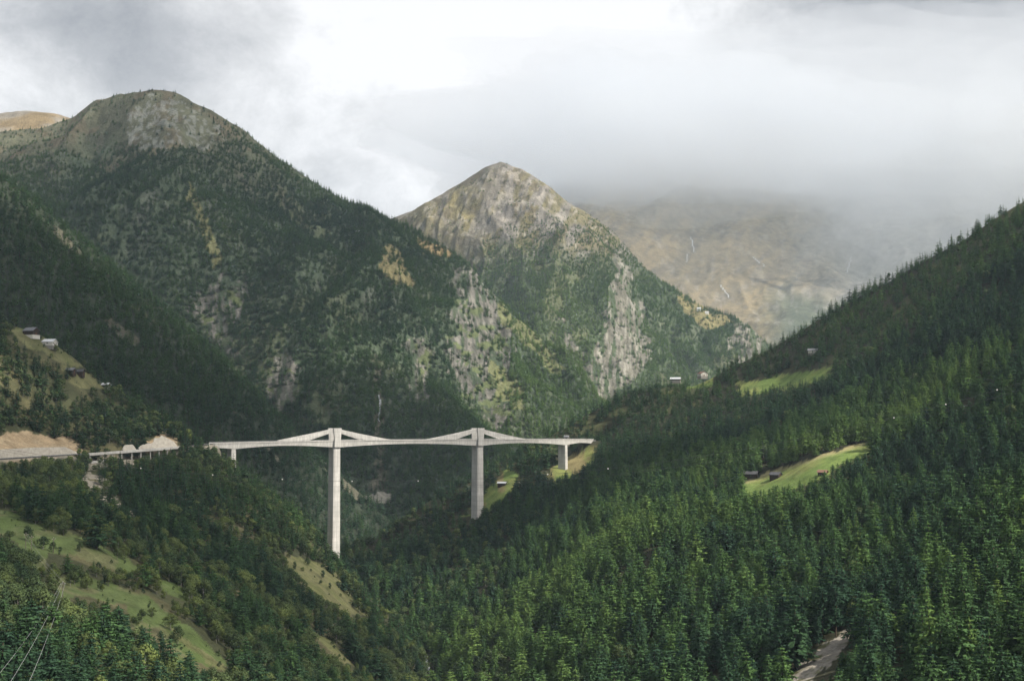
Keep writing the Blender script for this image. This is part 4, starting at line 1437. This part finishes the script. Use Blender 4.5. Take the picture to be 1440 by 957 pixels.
house("farmhouse", on(P7, 988, 530), R(20), "red roofed farmhouse on the wooded saddle right of the central peak", 10, 10, 4.6, 2.8, "plaster", "redroof", "stone", True)
house("farmhouse", on(P7, 950, 536), R(75), "low grey roofed building on the saddle left of the red roofed farmhouse", 7, 13, 3.2, 2.0, "timber", "tin", "stone")
house("farmhouse", on(P7, 1143, 498), R(75), "pale house with grey roof among trees above the high green clearing", 8, 11, 4.6, 2.4, "plaster", "slate", "stone", True)
house("shed", on(P7, 706, 682), R(75), "white roofed shed on the grass right of the middle pier", 5, 9, 2.6, 1.2, "timber", "tin", None, cat="shed")
house("maintenance_hut", at(797, 618, 1512), R(70), "grey concrete hut at the right end of the bridge", 4.0, 5, 3.6, 1.2, "stone", "slate", None, True, cat="hut", sink=8)
house("mountain_hut", on(P3, 983, 436), R(75), "white hut on the far grassy shoulder under the cloud, upper one", 9, 13, 6, 3, "white", "tin", None, cat="hut", sink=14)
house("mountain_hut", on(P3, 994, 441), R(75), "white hut on the far grassy shoulder under the cloud, lower one", 8, 11, 5.5, 2.5, "white", "tin", None, cat="hut", sink=14)
house("mountain_hut", on(P2, 503, 327), R(75), "tiny pale hut high on the big left mountain's right ridge", 5, 8, 3.5, 1.5, "white", "tin", None, cat="hut", sink=12)

# ------------------------------------------------------------------ poles and cables
def pole(P, rz, label, h=9.):
    o = empty("utility_pole", P, rz); tag(o, label, "pole")
    mb = MB(); mb.tube([(0, 0, -1.5), (0, 0, h)], [.2, .13], 8); mb.build("post", M["pole"], o)
    mb = MB(); mb.box((-1.2, -.08, h - .9), (1.2, .08, h - .7)); mb.build("crossarm", M["pole"], o)
    for s in (-1.05, 0, 1.05):
        mb = MB(); mb.tube([(s, 0, h - .7 if s else h), (s, 0, (h - .7 if s else h) + .35)], [.09, .05], 6); mb.build("insulator", M["ball"], o)
    return o


def cable(name, a, b, sag, r, mat, label, group=None, n=60, balls=None):
    a, b = np.array(a, float), np.array(b, float)
    t = np.linspace(0, 1, n)[:, None]
    p = a + (b - a) * t; p[:, 2:] -= 4 * sag * t * (1 - t)
    mb = MB(); mb.tube(p - a, r, 4); o = mb.build(name, M[mat]); o.location = tuple(a)
    tag(o, label, "cable", group)
    for bx in balls or []:
        q = p - 0; px_, py_ = proj(q); i = int(np.argmin(np.abs(px_ - bx)))
        u = np.interp(bx, px_, t[:, 0]); c = a + (b - a) * u; c[2] -= 4 * sag * u * (1 - u)
        ball(c - a, o)
    return o


def ball(c, parent):
    mb = MB()
    rad = .46; V = []; n = 10; m = 7
    for i in range(m):
        ph = math.pi * i / (m - 1)
        for j in range(n):
            w = 2 * math.pi * j / n
            V.append((c[0] + rad * math.sin(ph) * math.cos(w), c[1] + rad * math.sin(ph) * math.sin(w), c[2] + rad * math.cos(ph)))
    mb.add(V, [(i * n + j, i * n + (j + 1) % n, (i + 1) * n + (j + 1) % n, (i + 1) * n + j) for i in range(m - 1) for j in range(n)])
    return mb.build("marker_ball", M["ball"], parent, True)


poles = [(36, 772, "wooden pole on the upper left meadow, left one of the close pair"), (44, 776, "wooden pole on the upper left meadow, right one of the close pair"), (75, 778, "wooden pole standing on the meadow beside the light green bushes"),
         (88, 846, "wooden pole on the lower grassy ridge where three bright cables end")]
PP = []
for px_, py_, lb in poles:
    g = on(P6, px_, py_); PP.append(g); pole(g, R(60), lb, 8.5 if py_ < 800 else 9)
for k, (dx, z, lb) in enumerate(((-1.05, 8.7, "left"), (0, 9.3, "middle"), (1.05, 8.7, "right"))):
    a = PP[3] + np.array([dx * .6, dx * .9, z - .3])
    b = at(-70 + 40 * k, 1025, 240) + np.array([0, 0, 0])
    cable("power_cable", a, b, 3.0, .04, "cable", f"{lb} one of three bright cables running down to the bottom left corner", "bright cables at the bottom left")
for k in range(3):
    for a_, b_, lb in ((PP[0], PP[3], "between the meadow poles"),):
        dx = (-1.05, 0, 1.05)[k]; z = (8.1, 8.7, 8.1)[k]
        cable("power_cable", a_ + np.array([dx * .6, dx * .9, z - .3]), b_ + np.array([dx * .6, dx * .9, z + .2]), 1.5, .025, "cable", "thin pale cable slung between the poles on the left meadow", "thin cables between the meadow poles", 30)
ca, cb = at(-60, 618, 850), at(1560, 497, 850)
sag_ = 52
cable("warning_cable", ca, cb, sag_, .055, "cable_dark", "dark cable strung with white marker balls across the whole valley", None, 90, [198, 299, 397, 495, 588, 770, 855, 1257, 1330, 1402])
cable("ground_cable", ca + np.array([0, 6, -2.]), cb + np.array([0, 6, -5.]), sag_ + 1, .045, "cable_dark", "second dark cable just below the one with marker balls", None, 90)
for P_, lb in ((ca, "tall steel pole at the left end of the valley cable"), (cb, "tall steel pole at the right end of the valley cable")):
    p_ = P6 if P_[0] < 0 else P7
    zg = ground_z(p_, P_[0], P_[1])
    o = empty("cable_mast", (P_[0], P_[1], zg)); tag(o, lb, "mast")
    hgt = max(P_[2] - zg + .5, 6.)
    mb = MB(); mb.tube([(0, 0, -2), (0, 0, hgt)], [.45, .2], 8); mb.build("post", M["steel"], o)
    mb = MB(); mb.box((-.2, -1.5, hgt - 2.6), (.2, 7.5, hgt - 2.2)); mb.build("crossarm", M["steel"], o)

# ------------------------------------------------------------------ water
def ribbon(name, p, pts, w, lift, label=None):
    mb = MB(); V = []
    pts = np.array(pts, float); q = []
    tt_ = np.linspace(0, len(pts) - 1, len(pts) * 6)
    pp = np.c_[np.interp(tt_, np.arange(len(pts)), pts[:, 0]), np.interp(tt_, np.arange(len(pts)), pts[:, 1])]
    r = np.random.default_rng(9)
    pp[:, 0] += r.normal(0, .5, len(pp))
    for a, b in pp:
        d = (p.px - a) ** 2 + (p.py - b) ** 2; d[:p.nback] += 1e6
        i = np.unravel_index(np.argmin(d), d.shape); q.append(p.G[i] + p.n[i] * lift)
    q = np.array(q)
    for i in range(len(q)):
        ww = w * r.uniform(.5, 1.1)
        V += [q[i] + [-ww / 2, 0, 0], q[i] + [ww / 2, 0, 0]]
    mb.add(V, [(2 * i, 2 * i + 1, 2 * i + 3, 2 * i + 2) for i in range(len(q) - 1)])
    return tag(mb.build(name, M["foam"]), kind="structure")


ribbon("waterfall", P4, [(970, 333), (974, 345), (977, 356)], 7, 6)
ribbon("waterfall", P4, [(967, 358), (965, 370)], 6, 6)
ribbon("waterfall", P4, [(1013, 402), (1020, 410), (1026, 420)], 8, 6)
ribbon("waterfall", P4, [(1196, 362), (1194, 376), (1189, 386)], 6, 6)
ribbon("waterfall", P4, [(1058, 362), (1068, 370), (1076, 377)], 9, 6)
ribbon("waterfall", P2, [(531, 556), (534, 572), (532, 594)], 3.5, 3)
ribbon("river", P7, [(598, 915), (600, 930), (603, 945), (600, 962), (604, 985)], 2.6, .8)

# ------------------------------------------------------------------ air and clouds
def volume_mat(name, col, density, aniso=0.0):
    m = bpy.data.materials.new(name); m.use_nodes = True
    nt = m.node_tree; nt.nodes.clear()
    o = N(nt, "ShaderNodeOutputMaterial"); v = N(nt, "ShaderNodeVolumePrincipled")
    v.inputs["Color"].default_value = (*col, 1); v.inputs["Density"].default_value = density; v.inputs["Anisotropy"].default_value = aniso
    L(nt, v.outputs[0], o.inputs["Volume"])
    return m


mb = MB(); mb.box((-3700, -800, -460), (3700, 6700, 1260))
hz = mb.build("haze", volume_mat("haze_air", (.66, .83, 1.0), 2.5e-5)); tag(hz, kind="stuff")


def cloud(name, c, rad, seed, density, rough=.35, col=(.905, .925, .955), sub=4, freq=1.6, flat=0.0):
    import bmesh
    bm = bmesh.new(); bmesh.ops.create_icosphere(bm, subdivisions=sub, radius=1.0)
    r = np.random.default_rng(seed); ph = r.uniform(0, 50, 3)
    for v in bm.verts:
        d = v.co.normalized()
        n = float(fbm(d.x * freq + ph[0] + d.z * .7, d.y * freq + ph[1] - d.z * 1.1, 5, seed)) + float(fbm(d.z * freq * 1.3 + ph[2], d.x * freq * 1.1 + ph[0], 4, seed + 5)) * .6
        k = 1 + rough * n
        v.co = (c[0] + d.x * rad[0] * k, c[1] + d.y * rad[1] * k, c[2] + d.z * rad[2] * k)
    me = bpy.data.meshes.new(name); bm.to_mesh(me); bm.free()
    me.polygons.foreach_set("use_smooth", [True] * len(me.polygons))
    o = link(name, me, volume_mat(name + "_vapour", col, density, .6)); tag(o, kind="stuff")
    return o


SUN = arr(.60, -.34, .74); SUN /= np.linalg.norm(SUN)


def shade(target, radii, seed, density, zc=2050.):
    t = (zc - target[2]) / SUN[2]
    c = np.array(target) + SUN * t
    return cloud("cloud", c, radii, seed, density)


# unseen clouds added to shade the slopes; gaps leave meadow and central peak sunlit
shade((-980, 2700, 350), (980, 900, 190), 1, .0022)
shade((-560, 1500, 60), (420, 360, 120), 2, .008)
shade((-330, 860, -60), (290, 400, 100), 3, .005)
shade((520, 1590, 160), (400, 230, 110), 4, .0015)
shade((-60, 2080, 0), (420, 330, 120), 5, .010)
shade((60, 1330, -60), (170, 130, 80), 6, .010)

# low cloud hanging over the far right mountains
cloud("low_cloud", (2700, 8350, 2030), (2900, 1000, 700), 11, .0008, rough=.34, sub=6, freq=2.6)
cloud("low_cloud", (1000, 8800, 2010), (1900, 850, 520), 12, .0022, rough=.4, sub=6, freq=2.8)
cloud("low_cloud", (3600, 8100, 1500), (1900, 950, 950), 13, .0005, rough=.34, sub=5, freq=2.4)
cloud("low_cloud", (2300, 8050, 1250), (3000, 1150, 900), 14, .00013, rough=.2, sub=5, freq=2.0)

# ------------------------------------------------------------------ sky
w = bpy.data.worlds.new("World"); SC.world = w; w.use_nodes = True
nt = w.node_tree; nt.nodes.clear()
out = N(nt, "ShaderNodeOutputWorld"); bg = N(nt, "ShaderNodeBackground"); L(nt, bg.outputs[0], out.inputs[0])
bg.inputs["Strength"].default_value = .1
sky = N(nt, "ShaderNodeTexSky", sky_type='NISHITA', sun_disc=False)
sky.sun_elevation = math.asin(SUN[2]); sky.sun_rotation = math.atan2(SUN[0], SUN[1]); sky.altitude = 1400
tc = N(nt, "ShaderNodeTexCoord")
vec = tc.outputs["Generated"]


def skynoise(scale, detail, rough, off=(0, 0, 0), stretch=(1, 1, 1.35), dist=0.0):
    mp = N(nt, "ShaderNodeMapping"); mp.inputs["Scale"].default_value = stretch; mp.inputs["Location"].default_value = off
    L(nt, vec, mp.inputs[0])
    n = N(nt, "ShaderNodeTexNoise"); n.inputs["Scale"].default_value = scale; n.inputs["Detail"].default_value = detail; n.inputs["Roughness"].default_value = rough; n.inputs["Distortion"].default_value = dist
    L(nt, mp.outputs[0], n.inputs["Vector"]); return n.outputs["Fac"]


def blob(px, py, rin, rout):
    d = np.array(ray(px, py)).reshape(3); d /= np.linalg.norm(d)
    n = N(nt, "ShaderNodeVectorMath", operation='DOT_PRODUCT'); L(nt, vec, n.inputs[0]); n.inputs[1].default_value = tuple(d)
    mr = N(nt, "ShaderNodeMapRange", interpolation_type='SMOOTHSTEP'); L(nt, n.outputs["Value"], mr.inputs[0])
    mr.inputs[1].default_value = math.cos(rout / F); mr.inputs[2].default_value = math.cos(rin / F); mr.inputs[3].default_value = 0; mr.inputs[4].default_value = 1
    return mr.outputs[0]


val = math_(nt, 'ADD', math_(nt, 'MULTIPLY', math_(nt, 'SUBTRACT', skynoise(3.2, 8, .6, (.3, .1, .4), dist=.1), .5), .75), .68)
big_n = math_(nt, 'MULTIPLY', math_(nt, 'SUBTRACT', skynoise(9, 8, .7, (3.3, 1.1, 2.4), dist=.15), .5), 1.2)
val = math_(nt, 'ADD', val, big_n)
for px_, py_, ri, ro, a in ((600, 40, 60, 430, .34), (880, 90, 40, 360, .24), (20, 90, 10, 160, .10), (60, 30, 5, 90, -.22), (160, 20, 10, 120, -.20), (350, 25, 5, 80, -.2), (220, 90, 10, 110, -.08), (1400, 120, 60, 520, -.20), (1150, 220, 40, 380, -.12), (1020, 60, 10, 200, .10), (620, 220, 20, 200, -.06), (420, 200, 20, 160, .02)):
    val = math_(nt, 'ADD', val, math_(nt, 'MULTIPLY', blob(px_, py_, ri, ro), a))
rmp = N(nt, "ShaderNodeValToRGB"); e = rmp.color_ramp.elements
for _ in range(2): e.new(.5)
for k, (p_, c) in zip(e, ((.2, (.36, .375, .40)), (.5, (.52, .53, .55)), (.75, (.74, .745, .755)), (1.0, (.99, .99, 1.0)))):
    k.position = p_; k.color = (*c, 1)
L(nt, val, rmp.inputs[0])
cl_ = N(nt, "ShaderNodeVectorMath", operation='SCALE'); L(nt, rmp.outputs[0], cl_.inputs[0]); cl_.inputs["Scale"].default_value = 6.9
L(nt, mixc(nt, .95, sky.outputs[0], cl_.outputs[0]), bg.inputs["Color"])

sl = bpy.data.lights.new("sun", 'SUN'); sl.energy = 5.0; sl.angle = R(1.0); sl.color = (1.0, .93, .82)
so = bpy.data.objects.new("sun", sl); COL.objects.link(so)
from mathutils import Vector
so.rotation_euler = Vector(tuple(SUN)).to_track_quat('Z', 'Y').to_euler()
so.location = tuple(SUN * 4000)

cam = bpy.data.cameras.new("camera"); co = bpy.data.objects.new("camera", cam); COL.objects.link(co)
cam.sensor_width = 36; cam.lens = 45.0; cam.clip_start = 1; cam.clip_end = 40000
co.location = (0, 0, 0); co.rotation_euler = (R(90) + TH, 0, 0)
SC.camera = co

vs = SC.view_settings
vs.view_transform = 'Standard'; vs.look = 'None'; vs.exposure = 0.65; vs.gamma = 1.0; vs.use_curve_mapping = False
cy = SC.cycles
cy.use_denoising = True
cy.max_bounces = 12; cy.diffuse_bounces = 2; cy.transmission_bounces = 2; cy.volume_bounces = 8; cy.glossy_bounces = 1; cy.transparent_max_bounces = 8
cy.use_light_tree = False
cy.caustics_reflective = False; cy.caustics_refractive = False
